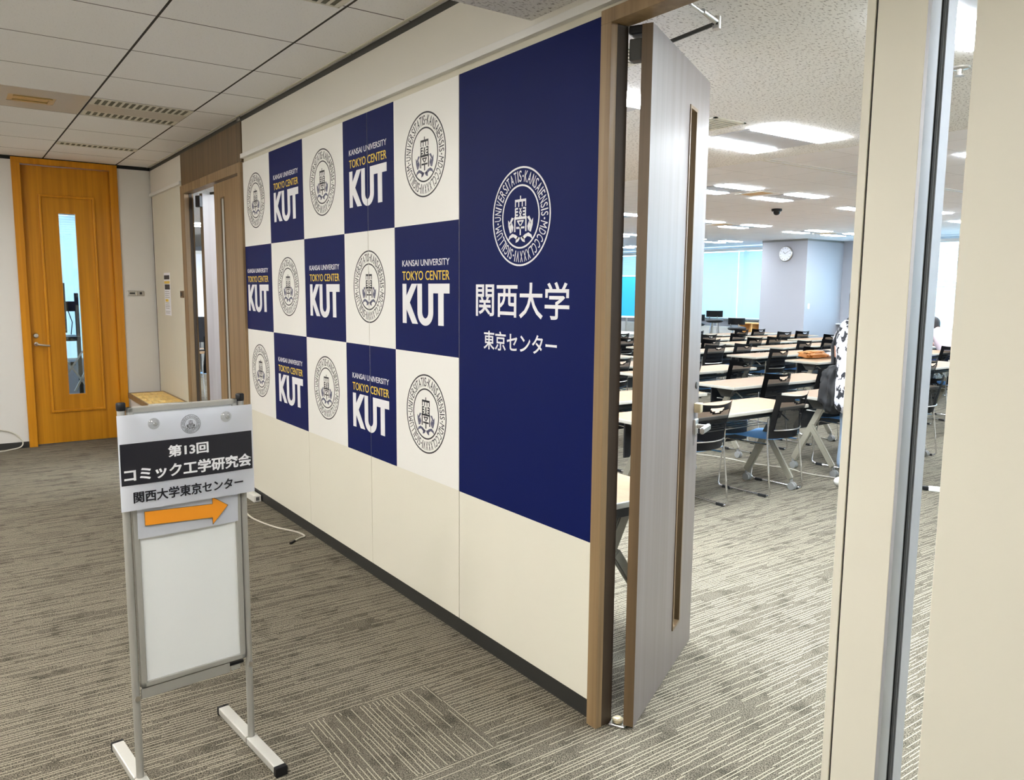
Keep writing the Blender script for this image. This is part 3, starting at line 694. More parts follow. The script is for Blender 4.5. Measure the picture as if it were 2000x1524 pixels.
MB().lathe([(.075, 0), (.075, -.03), (.06, -.04)], seg=24).build('mount', M['black'], t, True); MB().lathe([(.05, -.04), (.046, -.065), (.03, -.085), (.008, -.092)], seg=24).build('dome', M['dome'], t, True)
t = thing('sprinkler', 'small ceiling sprinkler seen through the slit between wall panels', 'sprinkler', (1.164, 1.857, HS))
MB().lathe([(.04, 0), (.038, -.006), (.012, -.010), (.010, -.03), (.022, -.034), (.022, -.037)], seg=20).build('head', M['steel'], t, True)

# ------------------------------------------------------------------ small things on the corridor walls
t = thing('occupancy_sign', 'silver slide sign beside the orange door', 'sign', (XL, -.19, 1.513))
MB().box((0, -.08, -.026), (.012, .08, .026), .006).build('plate', M['steel'], t); MB().box((.012, -.06, -.008), (.0135, .0, .008)).box((.012, .035, -.012), (.0135, .058, .012)).build('marking', M['base'], t)
MB().box((.012, -.012, -.020), (.020, .01, .020), .004).build('slider', M['chrome'], t)
t = thing('wall_plate', 'small dark metal plate on the wall beside the far double door', 'wall plate', (-4.885, 0, 1.513))
MB().box((-.055, -.01, -.032), (.055, 0, .032), .003).build('plate', M['walnutd'], t); MB().box((-.03, -.013, -.018), (.03, -.01, .018)).build('inset', M['darkgrey'], t)
t = thing('notice', 'tall narrow white notice with black and yellow bands on the beige wall', 'notice', (-5.485, 0, 1.30))
MB().box((-.125, -.002, .0), (.125, 0, .42)).build('sheet', M['paper'], t)
MB().box((-.115, -.0026, .355), (.105, -.002, .395)).build('black_band', M['ink'], t)
MB().box((-.10, -.0026, .255), (.11, -.002, .305)).build('black_band', M['ink'], t)
MB().box((-.115, -.0026, .313), (.115, -.002, .338)).build('yellow_band', M['yellow'], t)
MB().box((-.09, -.0026, .135), (.03, -.002, .160)).build('yellow_box', M['yellow'], t)
b = MB()
for z in (.235, .215, .195, .175, .12, .10, .085, .068, .035, .02): b.box((-.10, -.0024, z), (.09-random.random()*.06, -.002, z+.004))
b.build('print_lines', M['grey'], t)
# low brochure rack in the corner
t = thing('brochure_rack', 'low grey rack with pale wooden tray top beside the far doorway', 'rack', (-5.36, -.175, 0))
MB().box((-.46, -.15, .0), (.46, .165, .455), .004).build('body', M['wallw'], t)
b = MB(); b.box((-.485, -.165, .455), (.485, .17, .475))
for k in range(5): x = -.46+.23*k; b.box((x-.006, -.15, .475), (x+.006, .16, .497))
for k in range(6): y = -.15+.062*k; b.box((-.46, y-.004, .475), (.46, y+.004, .495))
b.build('tray', M['trayw'], t)
MB().box((-.49, -.172, .45), (.49, -.158, .502), .003).box((-.49, .162, .45), (.49, .175, .502), .003).box((-.492, -.172, .45), (-.478, .175, .502), .003).build('rim', M['walnut'], t)
MB().box((.478, -.172, .45), (.492, .175, .502), .003).build('end_rim', M['alul'], t)
# outlet strip and cords
t = thing('outlet_strip', 'cream outlet strip on the carpet against the feature wall', 'outlet', (-2.90, -.03, 0))
MB().box((-.13, -.028, .0), (.125, .028, .05), .006).build('body', M['whitep'], t); MB().box((.125, -.012, .012), (.1265, .012, .038)).build('socket', M['deep'], t)
def cord(name, pts, r, m, label, cat='cord', ends=None):
    t = thing(name, label, cat, pts[0]); o = Vector(pts[0])
    P = [Vector(p)-o for p in pts]; out = []
    for i in range(len(P)-1):
        p0, p1, p2, p3 = P[max(i-1, 0)], P[i], P[i+1], P[min(i+2, len(P)-1)]
        for k in range(6):
            s = k/6; out.append(.5*((2*p1)+(p2-p0)*s+(2*p0-5*p1+4*p2-p3)*s*s+(3*p1-p0-3*p2+p3)*s**3))
    out.append(P[-1]); MB().tube(out, r, 8).build('cable', m, t, True)
    if ends: 
        a, b_ = out[-1], out[-1]+(out[-1]-out[-3]).normalized()*ends
        MB().tube([a, b_], r*1.5, 8).build('plug', M['black'], t, True)
cord('extension_lead', [(-2.9, -.10, .006), (-2.7, -.17, .006), (-2.55, -.19, .006), (-2.393, -.2, .006), (-2.255, -.185, .006), (-2.084, -.145, .006), (-1.98, -.10, .006), (-1.9, -.065, .006), (-1.82, -.05, .006), (-1.775, -.055, .006), (-1.76, -.09, .006), (-1.72, -.14, .006)], .0055, M['cableW'], 'white cord with dark plug lying along the feature wall', ends=.05)
cord('white_cable', [(-5.86, -2.2, .006), (-5.88, -1.75, .006), (-5.905, -1.49, .006), (-5.95, -1.39, .008), (-5.99, -1.30, .02), (-6.01, -1.28, .07), (-6.022, -1.33, .14), (-6.028, -1.42, .185), (-6.028, -1.6, .21), (-6.028, -2.2, .24)], .006, M['cableW'], 'white cable looped on the floor left of the orange door')

# ------------------------------------------------------------------ sign stand
L0 = Vector((.385, -1.431, 0)); sd = Vector((-.09103, .99585, 0)).normalized()
t = thing('sign_stand', 'silver whiteboard sign stand on the carpet in front of the feature wall', 'sign stand', L0, math.atan2(sd.y, sd.x))
# local: +x along the board, -y towards the viewer
PW = .367
for x in (0.004, PW):
    MB().cyl((x, 0, .03), (x, 0, 1.215), .0115, 16).build('post', M['alug'], t, True)
    MB().lathe([(.0125, 1.205), (.0135, 1.21), (.0135, 1.226), (.011, 1.229)], (x, 0, 0), 16).build('post_cap', M['black'], t, True)
    MB().box((x-.019, -.225, .006), (x+.019, .255, .031), .004).build('foot', M['alul'], t)
    MB().box((x-.020, -.243, .0), (x+.020, -.222, .031), .003).build('foot_cap', M['black'], t)
    MB().box((x-.020, .252, 0), (x+.020, .268, .031), .003).build('foot_cap', M['black'], t)
    MB().box((x-.0195, -.003, .0055), (x+.0195, .003, .0325)).build('foot_sleeve', M['steel'], t)
x0, x1, z0, z1 = .019, PW-.013, .325, 1.213
b = MB()
b.box((x0, -.012, z0), (x0+.018, .012, z1), .004).box((x1-.018, -.012, z0), (x1, .012, z1), .004).box((x0, -.012, z0), (x1, .012, z0+.018), .004).box((x0, -.012, z1-.018), (x1, .012, z1), .004)
b.build('board_frame', M['alug'], t)
MB().box((x0+.015, -.006, z0+.015), (x1-.015, .006, z1-.015)).build('board', M['board'], t)
MB().box((x0, -.008, .288), (x1-.055, .004, .322), .002).build('lower_rail', M['alug'], t)
MB().box((x1-.055, -.009, .310), (x1-.008, .002, .319)).build('rail_clip', M['black'], t); MB().box((x1-.05, -.007, .292), (x1-.02, .002, .308)).build('rail_tag', M['alug'], t)
for x in (0.004, PW): MB().lathe([(.007, -.016), (.009, -.018), (.009, -.021)], (x, 0, .30), 12, 'y').build('bolt', M['steel'], t)
# paper on the stand: separate sheets hung on suction cups
sh = thing('sign_sheet', 'white printed sheet with black title band hung on the sign stand', 'paper sign', L0, math.atan2(sd.y, sd.x))
sx0, sx1, sz0, sz1 = -.016, .396, .901, 1.194
def sheet_y(x): return -.026 - .004*cos((x-.19)*7)
b = MB(); b.grid(lambda u, v: Vector((sx0+(sx1-sx0)*u, sheet_y(sx0+(sx1-sx0)*u), sz0+(sz1-sz0)*v)), 16, 2, None, .0006); b.build('sheet', M['paper'], sh)
def on_sheet(b, off=.0012):
    for v in b.bm.verts: v.co.y = sheet_y(v.co.x) - off + v.co.y
b = MB(); b.grid(lambda u, v: Vector((-.012+.403*u, 0, .980+.127*v)), 16, 1); on_sheet(b); b.build('title_band', M['ink'], sh)
SN = Vector((0, -1, 0))
b = MB(); [text_box(b, '第13回', (.124+q, 0, 1.052+q*.5), EX, EZ, SN, .123, .0365, .0003, .02) for q in (0, .0011)]; [text_box(b, 'コミック工学研究会', (-.004+q, 0, .990+q*.5), EX, EZ, SN, .3905, .0425, .0003, .02) for q in (0, .0012)]; on_sheet(b, .0018); b.build('title_text', M['letter'], sh)['label'] = 'white Japanese title text'
b = MB(); [text_box(b, '関西大学東京センター', (.019+q, 0, .923+q*.5), EX, EZ, SN, .337, .0355, .0003, .012) for q in (0, .0011)]; on_sheet(b); b.build('venue_text', M['ink'], sh)['label'] = 'black Japanese venue text'
b = MB(); seal(b, (.196, 0, 1.149), .030, EX, EZ, SN, .0003); seal_leaves(b, (.196, 0, 1.149), .030, EX, EZ, SN, .0003); on_sheet(b); b.build('seal', M['deep'], sh)
for x, nm in ((.087, 'left'), (.308, 'right')):
    c = thing('suction_cup', 'clear suction cup on the %s of the white sheet' % nm, 'suction cup', L0, math.atan2(sd.y, sd.x), 'suction cups on the sheet')
    MB().lathe([(.0175, sheet_y(x)-.0015), (.016, sheet_y(x)-.004), (.009, sheet_y(x)-.008), (.005, sheet_y(x)-.010)], (x, 0, 1.161), 22, 'y').build('cup', M['clear'], c, True)
    MB().lathe([(.0055, sheet_y(x)-.010), (.0065, sheet_y(x)-.016), (.004, sheet_y(x)-.019)], (x, 0, 1.161), 14, 'y').build('knob', M['clear'], c, True)
ar = thing('arrow_sheet', 'white sheet with orange arrow taped below the title sheet', 'paper sign', L0, math.atan2(sd.y, sd.x))
b = MB(); b.grid(lambda u, v: Vector((.030+.312*u, -.0135-.006*v-.003*sin(u*pi), .806+.125*v)), 12, 3, None, .0006); b.build('sheet', M['paper'], ar)
pl = [(.05, .847), (.256, .835), (.256, .812), (.307, .868), (.257, .903), (.257, .880), (.05, .891)]
def flat(pl, y, th): return MB().prism([Vector((x, y, z)) for x, z in pl], (0, -th, 0))
flat(pl, -.0205, .0006).build('arrow', M['orangeink'], ar)
b = MB()
for (a, c_) in zip(pl, pl[1:]+pl[:1]): b.bar((a[0], -.0213, a[1]), (c_[0], -.0213, c_[1]), .0014, .0004, (0, 1, 0))
b.build('arrow_outline', M['walnutd'], ar)

# ------------------------------------------------------------------ classroom desks and chairs
def make_table():
    t = thing('folding_desk', '', 'desk')
    H = .69; hx, hy = .25, .9
    MB().box((-hx, -hy, H-.028), (hx, hy, H-.001), .006).build('edge_band', M['ivory'], t)
    MB().box((-hx+.007, -hy+.007, H-.003), (hx-.007, hy-.007, H), .001).build('tabletop', M['peach'], t)
    for s_ in (-1, 1):
        y = s_*.74
        l = MB(); l.bar((.06, y, .60), (-.20, y, .085), .06, .032, (0, 1, 0), .006); l.bar((-.03, y+.03*s_, .42), (.21, y+.03*s_, .085), .05, .03, (0, 1, 0), .006)
        leg = l.build('leg', M['putty'], t)
        for x, yy in ((-.205, y), (.215, y+.03*s_)):
            cst = MB(); cst.cyl((x, yy, .085), (x, yy, .06), .012, 10); cst.lathe([(.020, -.024), (.031, -.022), (.031, -.006), (.024, -.003), (.024, .003), (.031, .006), (.031, .022), (.020, .024)], (x+.01, yy, .031), 14, 'y'); cst.build('caster', M['grey'], leg, True)
        br = MB(); br.prism([(.12, y-.02, .66), (-.10, y-.02, .66), (-.02, y-.02, .57), (.09, y-.02, .57)], (0, .04, 0)); br.build('bracket', M['darkgrey'], t)
        MB().tube([(.06, y-s_*.03, .60), (.12, y-s_*.03, .62), (.20, y-s_*.03, .57)], .006, 6).build('release_lever', M['steel'], t)
    MB().cyl((.04, -.74, .60), (.04, .74, .60), .02, 10).build('crossbar', M['darkgrey'], t)
    MB().box((-.20, -.70, .36), (-.185, .70, .655), .003).build('modesty_panel', M['panelblack'], t)
    sh_ = MB()
    for x in (-.15, -.08, -.01, .06): sh_.cyl((x, -.66, .53), (x, .66, .53), .004, 6)
    for y in (-.66, -.22, .22, .66): sh_.cyl((-.15, y, .53), (.06, y, .53), .004, 6)
    sh_.build('shelf_rack', M['steel'], t)
    return t
def make_chair():
    t = thing('stacking_chair', '', 'chair')
    for s_ in (-1, 1):
        y = .222*s_
        P = [(.19, y*.97, .62), (.185, y*.97, .45), (.215, y, .20), (.235, y, .035), (.225, y, .018), (.205, y, .012), (-.205, y, .012), (-.235, y, .018), (-.248, y, .04), (-.225, y, .25), (-.205, y*.97, .395), (-.19, y*.93, .41), (.0, y*.90, .405), (.18, y*.92, .41)]
        MB().tube(P, .0075, 8).build('sled_leg', M['chrome'], t, True)
        MB().box((.135, y-.011, .0), (.20, y+.011, .020)).build('glide', M['rubber'], t)
        MB().box((-.20, y-.011, 0), (-.135, y+.011, .020)).build('glide', M['rubber'], t)
    def seat_fn(u, v):
        x = -.245+.43*u; y = (v-.5)*.46*(1-.10*abs(2*u-1)**3)
        dip = .016*(1-(2*v-1)**2) + .03*max(0, (.22-u)/.22)**2
        return Vector((x, y, .452-dip))
    MB().grid(seat_fn, 14, 12, None, -.035).build('seat', M['seat'], t, True)
    def back_fn(u, v):
        yy = (u-.5)*2; z = .455+.335*v; wd = .205+.012*v
        x = .205+.055*v+.02*v*v + .075*(1-yy*yy) - .03
        return Vector((x, yy*wd, z + (.018*yy*yy if v > .9 else 0)))
    NU, NV = 40, 30
    def hole(u, v):
        dz = (v-.945)
        return v < .945 and ((u-.5)/.15)**2 + (dz/.10)**2 < 1
    def inner(u, v): return .11 < u < .89 and .20 < v < .87 and not ((u-.5)/.20)**2 + ((v-.945)/.15)**2 < 1
    MB().grid(back_fn, NU, NV, lambda u, v: not hole(u, v) and not inner(u, v), .014).build('back_frame', M['black'], t, True)
    MB().grid(lambda u, v: back_fn(.08+.84*u, .19+.69*v) + Vector((.006, 0, 0)), 20, 16, lambda u, v: not (((.08+.84*u)-.5)/.175)**2 + (((.19+.69*v)-.945)/.125)**2 < 1).build('back_mesh', M['mesh'], t, True)
    MB().tube([back_fn(u/12*.86+.07, .20)+Vector((.012, 0, 0)) for u in range(13)], .005, 6).build('back_rib', M['steel'], t, True)
    return t
tab0, ch0 = make_table(), make_chair()
used = {'t': False, 'c': False}
def put(kind, src, x, y, rz, label, group):
    o = src if not used[kind] else copy_tree(src)
    used[kind] = True; o.location = (x, y, 0); o.rotation_euler = (0, 0, rz); o['label'] = label; o['group'] = group
    return o
ordn = ['front', 'second', 'third', 'fourth', 'fifth', 'sixth', 'seventh', 'eighth']
blk = ['column nearest the corridor wall', 'second column from the corridor wall', 'third column past the aisle', 'fourth column from the corridor', 'column nearest the windows']
rowx = [-.74, -1.80, -2.96, -3.86, -4.93, -5.90, -6.92, -7.95]       # front edge of each row
bly = [1.93, 4.10, 7.16, 9.24, 11.45]
desk_dx = {(0, 0): (-1.02+.02, 2.86), (0, 1): (-1.06, 5.08), (1, 1): (-2.05, 5.05), (2, 1): (-3.2, 5.10), (1, 0): (-1.92, 2.72), (2, 4): (-3.21, 12.78), (3, 4): (-3.98, 12.02), (2, 2): (-3.22, 8.15), (3, 2): (-4.20, 8.16)}
chair_y = {(3, 4): (12.15, 12.75), (2, 4): (12.3, 13.1), (0, 0): (2.55, 3.46), (0, 1): (4.86, 5.72), (1, 1): (4.75, 5.62), (2, 1): (4.75, 5.62), (3, 2): (7.72, 8.55), (4, 2): (7.55, 8.20), (5, 2): (7.6, 8.62), (4, 3): (9.75, 10.5), (5, 3): (9.75, 10.27), (6, 3): (9.75, 10.6), (6, 4): (12.05, 12.65), (7, 4): (12.0, 12.55), (5, 4): (12.0, 12.8)}
def inview(pts):
    for p in pts:
        u, v = proj(p)
        if 560 < v < 1080 and (1195 < u < 1245 or 1352 < u < 1648 or 1795 < u < 1875): return True
    return False
for r in range(8):
    for k in range(5):
        if (r, k) in desk_dx: cx, cy = desk_dx[(r, k)]
        else: cx, cy = rowx[r]-.25, bly[k]+.9
        xf = cx+.25
        pts = [(cx+a*.25, cy+b_*.3, .69) for a in (-1, 1) for b_ in (-3, -2, -1, 0, 1, 2, 3)]
        if inview(pts): put('t', tab0, cx, cy, R(random.uniform(-1.2, 1.2)) if r > 1 else 0, 'peach topped folding desk, %s row from the door, %s' % (ordn[r], blk[k]), 'folding desks in rows')
        for q, yy in enumerate(chair_y.get((r, k), (cy-.45, cy+.42))):
            xx = xf-.215+.03*random.random() + (0 if r < 2 else .0)
            if inview([(xx+.25, yy+dy, z) for dy in (-.2, 0, .2) for z in (.5, .78)] + [(xx, yy, .45), (xx-.2, yy, .1), (xx+.2, yy-.2, .05)]):
                put('c', ch0, xx, yy, R(random.uniform(-4, 4)), 'black mesh chair, %s seat, %s row from the door, %s' % (('left', 'right')[q], ordn[r], blk[k]), 'mesh chairs at the desks')
put('c', ch0, -3.29, 11.40, R(-8), 'black mesh chair under the bent over person in pale pink', 'mesh chairs at the desks')
# a spare desk against the wall just inside the door
put('t', tab0, -.30, .55, R(90), 'folding desk against the wall seen in the gap behind the open door', 'folding desks in rows')

# things on or near the desks
t = thing('leather_bag', 'tan leather bag lying flat on the desk beside the aisle', 'bag', (-3.42, 7.80, .69), R(78))
def blob(fn, nu=20, nv=10, m=None, name='body', parent=None):
    b = MB(); b.grid(fn, nu, nv); bmesh.ops.remove_doubles(b.bm, verts=b.bm.verts[:], dist=1e-4); return b.build(name, m, parent, True)
def sup(a, e): return math.copysign(abs(a)**e, a)
def ellip(cx, cy, cz, rx, ry, rz, e=.6, wob=0):
    def f(u, v):
        th, ph = 2*pi*u, pi*(v-.5)
        k = 1+wob*(sin(5*th+3*ph)+.8*sin(9*th-4*ph)+.5*sin(13*ph+2*th)) if wob > .11 else 1+wob*sin(5*th+3*ph)
        return Vector((cx+rx*k*sup(cos(th), e)*sup(cos(ph), e), cy+ry*k*sup(sin(th), e)*sup(cos(ph), e), cz+rz*sup(sin(ph), e)))
    return f
blob(ellip(0, 0, .05, .17, .12, .05, .6, .12), 28, 12, M['leather'], 'body', t)
blob(ellip(.02, -.02, .09, .14, .085, .022, .7, .08), 24, 8, M['leather'], 'flap', t)
MB().tube([(-.17, -.12, .03), (-.20, -.17, .06), (-.05, -.20, .07), (.12, -.17, .05), (.16, -.12, .03)], .012, 8).build('strap', M['leather'], t, True)
t = thing('plastic_packet', 'crumpled clear packet beside the tan bag on the desk', 'packet', (-3.30, 8.10, .69), R(70))
blob(ellip(0, 0, .04, .12, .09, .04, .8, .12), 24, 10, M['foil'], 'body', t)
t = thing('black_pouch', 'small black pouch on the desk behind the tan bag', 'pouch', (-3.50, 8.15, .69), R(60))
blob(ellip(0, 0, .05, .12, .06, .05, .6, .03), 20, 10, M['bag'], 'body', t)
cord('floor_cable', [(-2.3, 4.0, .006), (-1.89, 4.144, .006), (-1.6, 4.152, .006), (-1.42, 4.21, .006), (-1.23, 4.264, .006), (-1.06, 4.224, .006), (-.78, 4.285, .006), (-.5, 4.40, .006), (-.22, 4.52, .012)], .0045, M['cableW'], 'white cable crossing the classroom carpet under the desks')
t = thing('power_strip', 'white power strip on the classroom floor seen through the slit', 'power strip', (-.08, 4.57, 0), R(30))
MB().box((-.07, -.025, .0), (.035, .025, .035), .006).build('body', M['whitep'], t); MB().box((-.115, -.02, .004), (-.07, .02, .034), .006).build('plug', M['black'], t)
MB().tube([(.035, 0, .012), (.15, .01, .006), (.3, .0, .006), (.6, .06, .006)], .005, 8).build('cable', M['cableW'], t, True)

# clock and switch on the pillar
t = thing('wall_clock', 'round silver rimmed clock high on the white pillar', 'clock', (-8.46, 14.17, 2.476))
MB().lathe([(.172, 0), (.178, -.03), (.165, -.045), (.158, -.04)], seg=40, axis='y').build('rim', M['steel'], t, True)
MB().lathe([(.16, -.041), (.158, -.0465)], seg=40, axis='y').build('face', M['paper'], t)
b = MB()
for k in range(12):
    a = 2*pi*k/12; d_ = Vector((sin(a), 0, cos(a))); b.bar(d_*.12+Vector((0, -.048, 0)), d_*.145+Vector((0, -.048, 0)), .008, .003, (0, 1, 0))
b.build('hour_marks', M['grey'], t)
MB().bar((0, -.050, 0), (-.055, -.050, .05), .009, .003, (0, 1, 0)).bar((0, -.052, 0), (.09, -.052, .055), .007, .003, (0, 1, 0)).build('hands', M['grey'], t)
t = thing('light_switch', 'white switch plate on the side of the pillar', 'switch', (PX1, 14.32, 1.28))
MB().box((0, -.035, -.06), (.01, .035, .06), .003).build('plate', M['whitep'], t); MB().box((.01, -.015, -.03), (.014, .015, .03), .002).build('rocker', M['paper'], t)

# counter, stools and shelf below the blinds
t = thing('window_counter', 'long thin counter standing under the closed blinds', 'counter', (-11.4, 14.75, 0))
MB().box((-3.2, -.20, .88), (1.95, .20, .905), .004).build('counter_top', M['deep'], t)
for x in (-2.9, -1.7, -.5, .35, 1.35): 
    MB().cyl((x, 0, .02), (x, 0, .88), .03, 12).prism([(x-.10, -.02, .88), (x+.10, -.02, .88), (x+.03, -.02, .80), (x-.03, -.02, .80)], (0, .04, 0)).lathe([(.18, 0), (.18, .012), (.03, .03)], (x, 0, 0), 20).build('leg', M['steel'], t, True)
sbox('trim_convector', (-17.2, 15.28, 0), (PX0, 15.45, .66), M['white'], 'white heating cover under the windows', 'trim')
def stool(x, y, rz, label, zs, back=True):
    t = thing('bar_stool', label, 'stool', (x, y, 0), rz, 'black bar stools under the blinds')
    for a in (45, 135, 225, 315): MB().tube([(.09*cos(R(a)), .09*sin(R(a)), zs), (.22*cos(R(a)), .22*sin(R(a)), .008)], .011, 8).build('leg', M['chrome'], t, True)
    MB().tube([(.16*cos(2*pi*k/20), .16*sin(2*pi*k/20), .28) for k in range(20)], .008, 6, True).build('footrest', M['chrome'], t, True)
    blob(ellip(0, 0, zs+.03, .21, .20, .05, .8), 24, 10, M['black'], 'seat', t)
    if back:
        MB().grid(lambda u, v: Vector((.20*cos(R(-75+150*u)), .20*sin(R(-75+150*u)), zs+.12+.15*v)), 16, 6, None, .045).build('backrest', M['black'], t, True)
        for s_ in (-1, 1): MB().tube([(.13, .09*s_, zs), (.185, .09*s_, zs+.14)], .010, 8).build('back_strut', M['chrome'], t, True)
stool(-9.52, 13.02, R(-60), 'black bar stool with back standing highest, left of the clock pillar', .88)
stool(-8.62, 12.72, R(-70), 'black bar stool with broad dark back just left of the pillar foot', .74)
stool(-10.02, 12.95, R(-40), 'black bar stool half hidden by the open door edge', .78)
t = thing('shelf_unit', 'light oak shelf unit against the left side of the clock pillar', 'shelf', (-9.40, 14.42, 0))
MB().box((-.36, -.17, 0), (-.34, .17, .82)).box((.34, -.17, 0), (.36, .17, .82)).box((-.02, -.17, 0), (.02, .17, .82)).build('side_panel', M['shelfw'], t)
MB().box((-.38, -.19, .82), (.38, .18, .845)).build('top_panel', M['shelfw'], t); b = MB()
for z in (.05, .30, .56): b.box((-.34, -.17, z), (.34, .17, z+.02))
b.build('shelf', M['shelfw'], t); MB().box((-.34, .155, 0), (.34, .168, .82)).build('back_panel', M['trayw'], t)

# blue board on a white stand, seen through the gap behind the door
t = thing('mobile_board', 'bright blue board on white legs seen in the gap behind the door', 'board', (-10.65, 11.0, 0), R(20))
MB().box((-.9, -.02, 1.02), (.9, .02, 1.92), .004).build('panel', M['blue'], t)
MB().box((-.92, -.03, .98), (.92, .03, 1.02)).build('edge_rail', M['white'], t); MB().box((-.92, -.03, 1.92), (.92, .03, 1.95)).build('edge_rail', M['white'], t)
for s_ in (-1, 1): MB().bar((s_*.85, 0, .05), (s_*.85, 0, 1.0), .06, .05).bar((s_*.85, -.35, .04), (s_*.85, .35, .04), .06, .05).bar((s_*.85, -.3, .06), (s_*.85, 0, .6), .05, .04).build('leg', M['white'], t)
MB().box((-.85, -.02, .60), (.85, .02, .66)).build('crossbar', M['white'], t)

# things seen through the far double door and the orange door's glass
t = thing('office_desk', 'pale desk just visible inside the far double door', 'desk', (-8.9, 1.25, 0), R(90))
MB().box((-.7, -.35, .66), (.7, .35, .69), .004).build('tabletop', M['peach'], t)
for x, y in ((-.65, -.3), (.65, -.3), (-.65, .3), (.65, .3)): MB().box((x-.02, y-.02, 0), (x+.02, y+.02, .66)).build('leg', M['steel'], t)
t = thing('monitor', 'black monitor on the pale desk inside the far double door', 'monitor', (-8.75, 1.2, .69), R(60))
MB().box((-.28, -.02, .12), (.28, .02, .48), .006).build('screen', M['screen'], t); MB().box((-.03, -.02, .01), (.03, .03, .2)).build('neck', M['black'], t); MB().box((-.12, -.09, 0), (.12, .09, .012), .003).build('base', M['black'], t)
t = thing('wall_screen', 'white projection screen deep inside the far double door', 'screen', (-12.5, 2.1, 0), R(90))
MB().box((-.9, -.02, 1.0), (.9, .02, 2.2)).build('sheet', M['paper'], t); MB().box((-.95, -.03, 2.2), (.95, .03, 2.26)).build('case', M['white'], t); MB().box((-.03, -.03, .03), (.03, .03, 1.0)).box((-.4, -.2, 0), (.4, .2, .03)).build('stand', M['grey'], t)
put('c', ch0, -8.1, 1.05, R(20), 'black mesh chair with blue seat just inside the far double door', 'mesh chairs at the desks')
blind('window_blind', -2.98, -.10, -10.1, 2.66, .53, R(64), 'closed white blind behind the glass of the orange door', 'blind behind the orange door', 'y', 'blindw')
t = thing('screen_trolley', 'black screen on a tall black stand behind the orange door glass', 'monitor stand', (-8.0, -.50, 0), 0)
MB().box((-.03, -.02, .06), (.03, .02, 1.5)).build('post', M['black'], t); MB().box((-.25, -.05, 0), (.25, .05, .06)).box((-.05, -.28, 0), (.05, .28, .06)).build('base', M['black'], t)
MB().box((-.04, -.145, 1.02), (.0, -.115, 1.62), .004).box((-.40, -.145, 1.02), (-.36, -.115, 1.62)).box((-.38, -.140, 1.02), (-.02, -.120, 1.62)).build('screen', M['screen'], t)
MB().box((-.03, -.115, 1.28), (.02, -.02, 1.40)).build('bracket', M['black'], t)
MB().box((-.3, -.3, .93), (.2, .0, .98)).build('shelf', M['black'], t)
MB().tube([(.02, -.1, 1.3), (.03, -.06, 1.15), (.03, -.08, 1.0)], .006, 6).build('cable', M['black'], t)
t = thing('folding_rack', 'white crossed folding frame on the floor behind the orange door glass', 'frame', (-7.6, -.62, 0))
MB().bar((0, -.16, .42), (.05, .14, .88), .03, .02).bar((.02, .14, .38), (.02, -.16, .86), .03, .02).bar((.03, .0, .35), (.03, .13, .60), .03, .02).build('cross_bar', M['white'], t)
MB().box((-.03, -.03, .66), (.04, .02, .70), .005).build('joint', M['black'], t); MB().bar((0, -.16, .02), (0, -.16, .9), .03, .03).bar((0, .16, .02), (0, .16, .9), .03, .03).box((-.05, -.2, .0), (.05, .2, .03)).build('upright', M['grey'], t)

# ------------------------------------------------------------------ people
def skinned(name, verts, edges, radii, m, parent, sub=2, root=0):
    me = bpy.data.meshes.new(name); me.from_pydata([Vector(v) for v in verts], edges, [])
    o = bpy.data.objects.new(name, me); C.objects.link(o)
    o.modifiers.new('skin', 'SKIN'); 
    sv = me.skin_vertices[0].data if me.skin_vertices else None
    if sv is None:
        bm = bmesh.new(); bm.from_mesh(me); ly_ = bm.verts.layers.skin.verify(); bm.to_mesh(me); bm.free(); sv = me.skin_vertices[0].data
    for i, r_ in enumerate(radii):
        sv[i].radius = r_ if isinstance(r_, tuple) else (r_, r_); sv[i].use_root = (i == root)
    s = o.modifiers.new('sub', 'SUBSURF'); s.levels = sub; s.render_levels = sub
    bpy.context.view_layer.update()
    nm = bpy.data.meshes.new_from_object(o.evaluated_get(bpy.context.evaluated_depsgraph_get()))
    o.modifiers.clear(); o.data = nm; nm.materials.clear(); nm.materials.append(m)
    for p in nm.polygons: p.use_smooth = True
    o.parent = parent; return o
def hand_chains(wrist, d, n):
    """five short finger chains leaving a palm; d = pointing direction, n = palm normal"""
    d, n = Vector(d).normalized(), Vector(n).normalized(); s = d.cross(n)
    V, E, RR = [], [], []
    palm = Vector(wrist)+d*.045
    V += [Vector(wrist), palm, Vector(wrist)+d*.085]; E += [(0, 1), (1, 2)]; RR += [.024, (.034, .018), (.036, .015)]
    for k, (off, L) in enumerate(((-.028, .062), (-.009, .074), (.010, .070), (.028, .056))):
        b = Vector(wrist)+d*.088+s*off; i = len(V)
        V += [b, b+d*L*.5+n*.012, b+d*L*.85+n*.034]; E += [(2, i), (i, i+1), (i+1, i+2)]; RR += [.0095, .0085, .0075]
    b = Vector(wrist)+d*.03-s*.032; i = len(V)
    V += [b, b+d*.035-s*.016+n*.01, b+d*.062-s*.012+n*.02]; E += [(1, i), (i, i+1), (i+1, i+2)]; RR += [.012, .010, .009]
    return V, E, RR
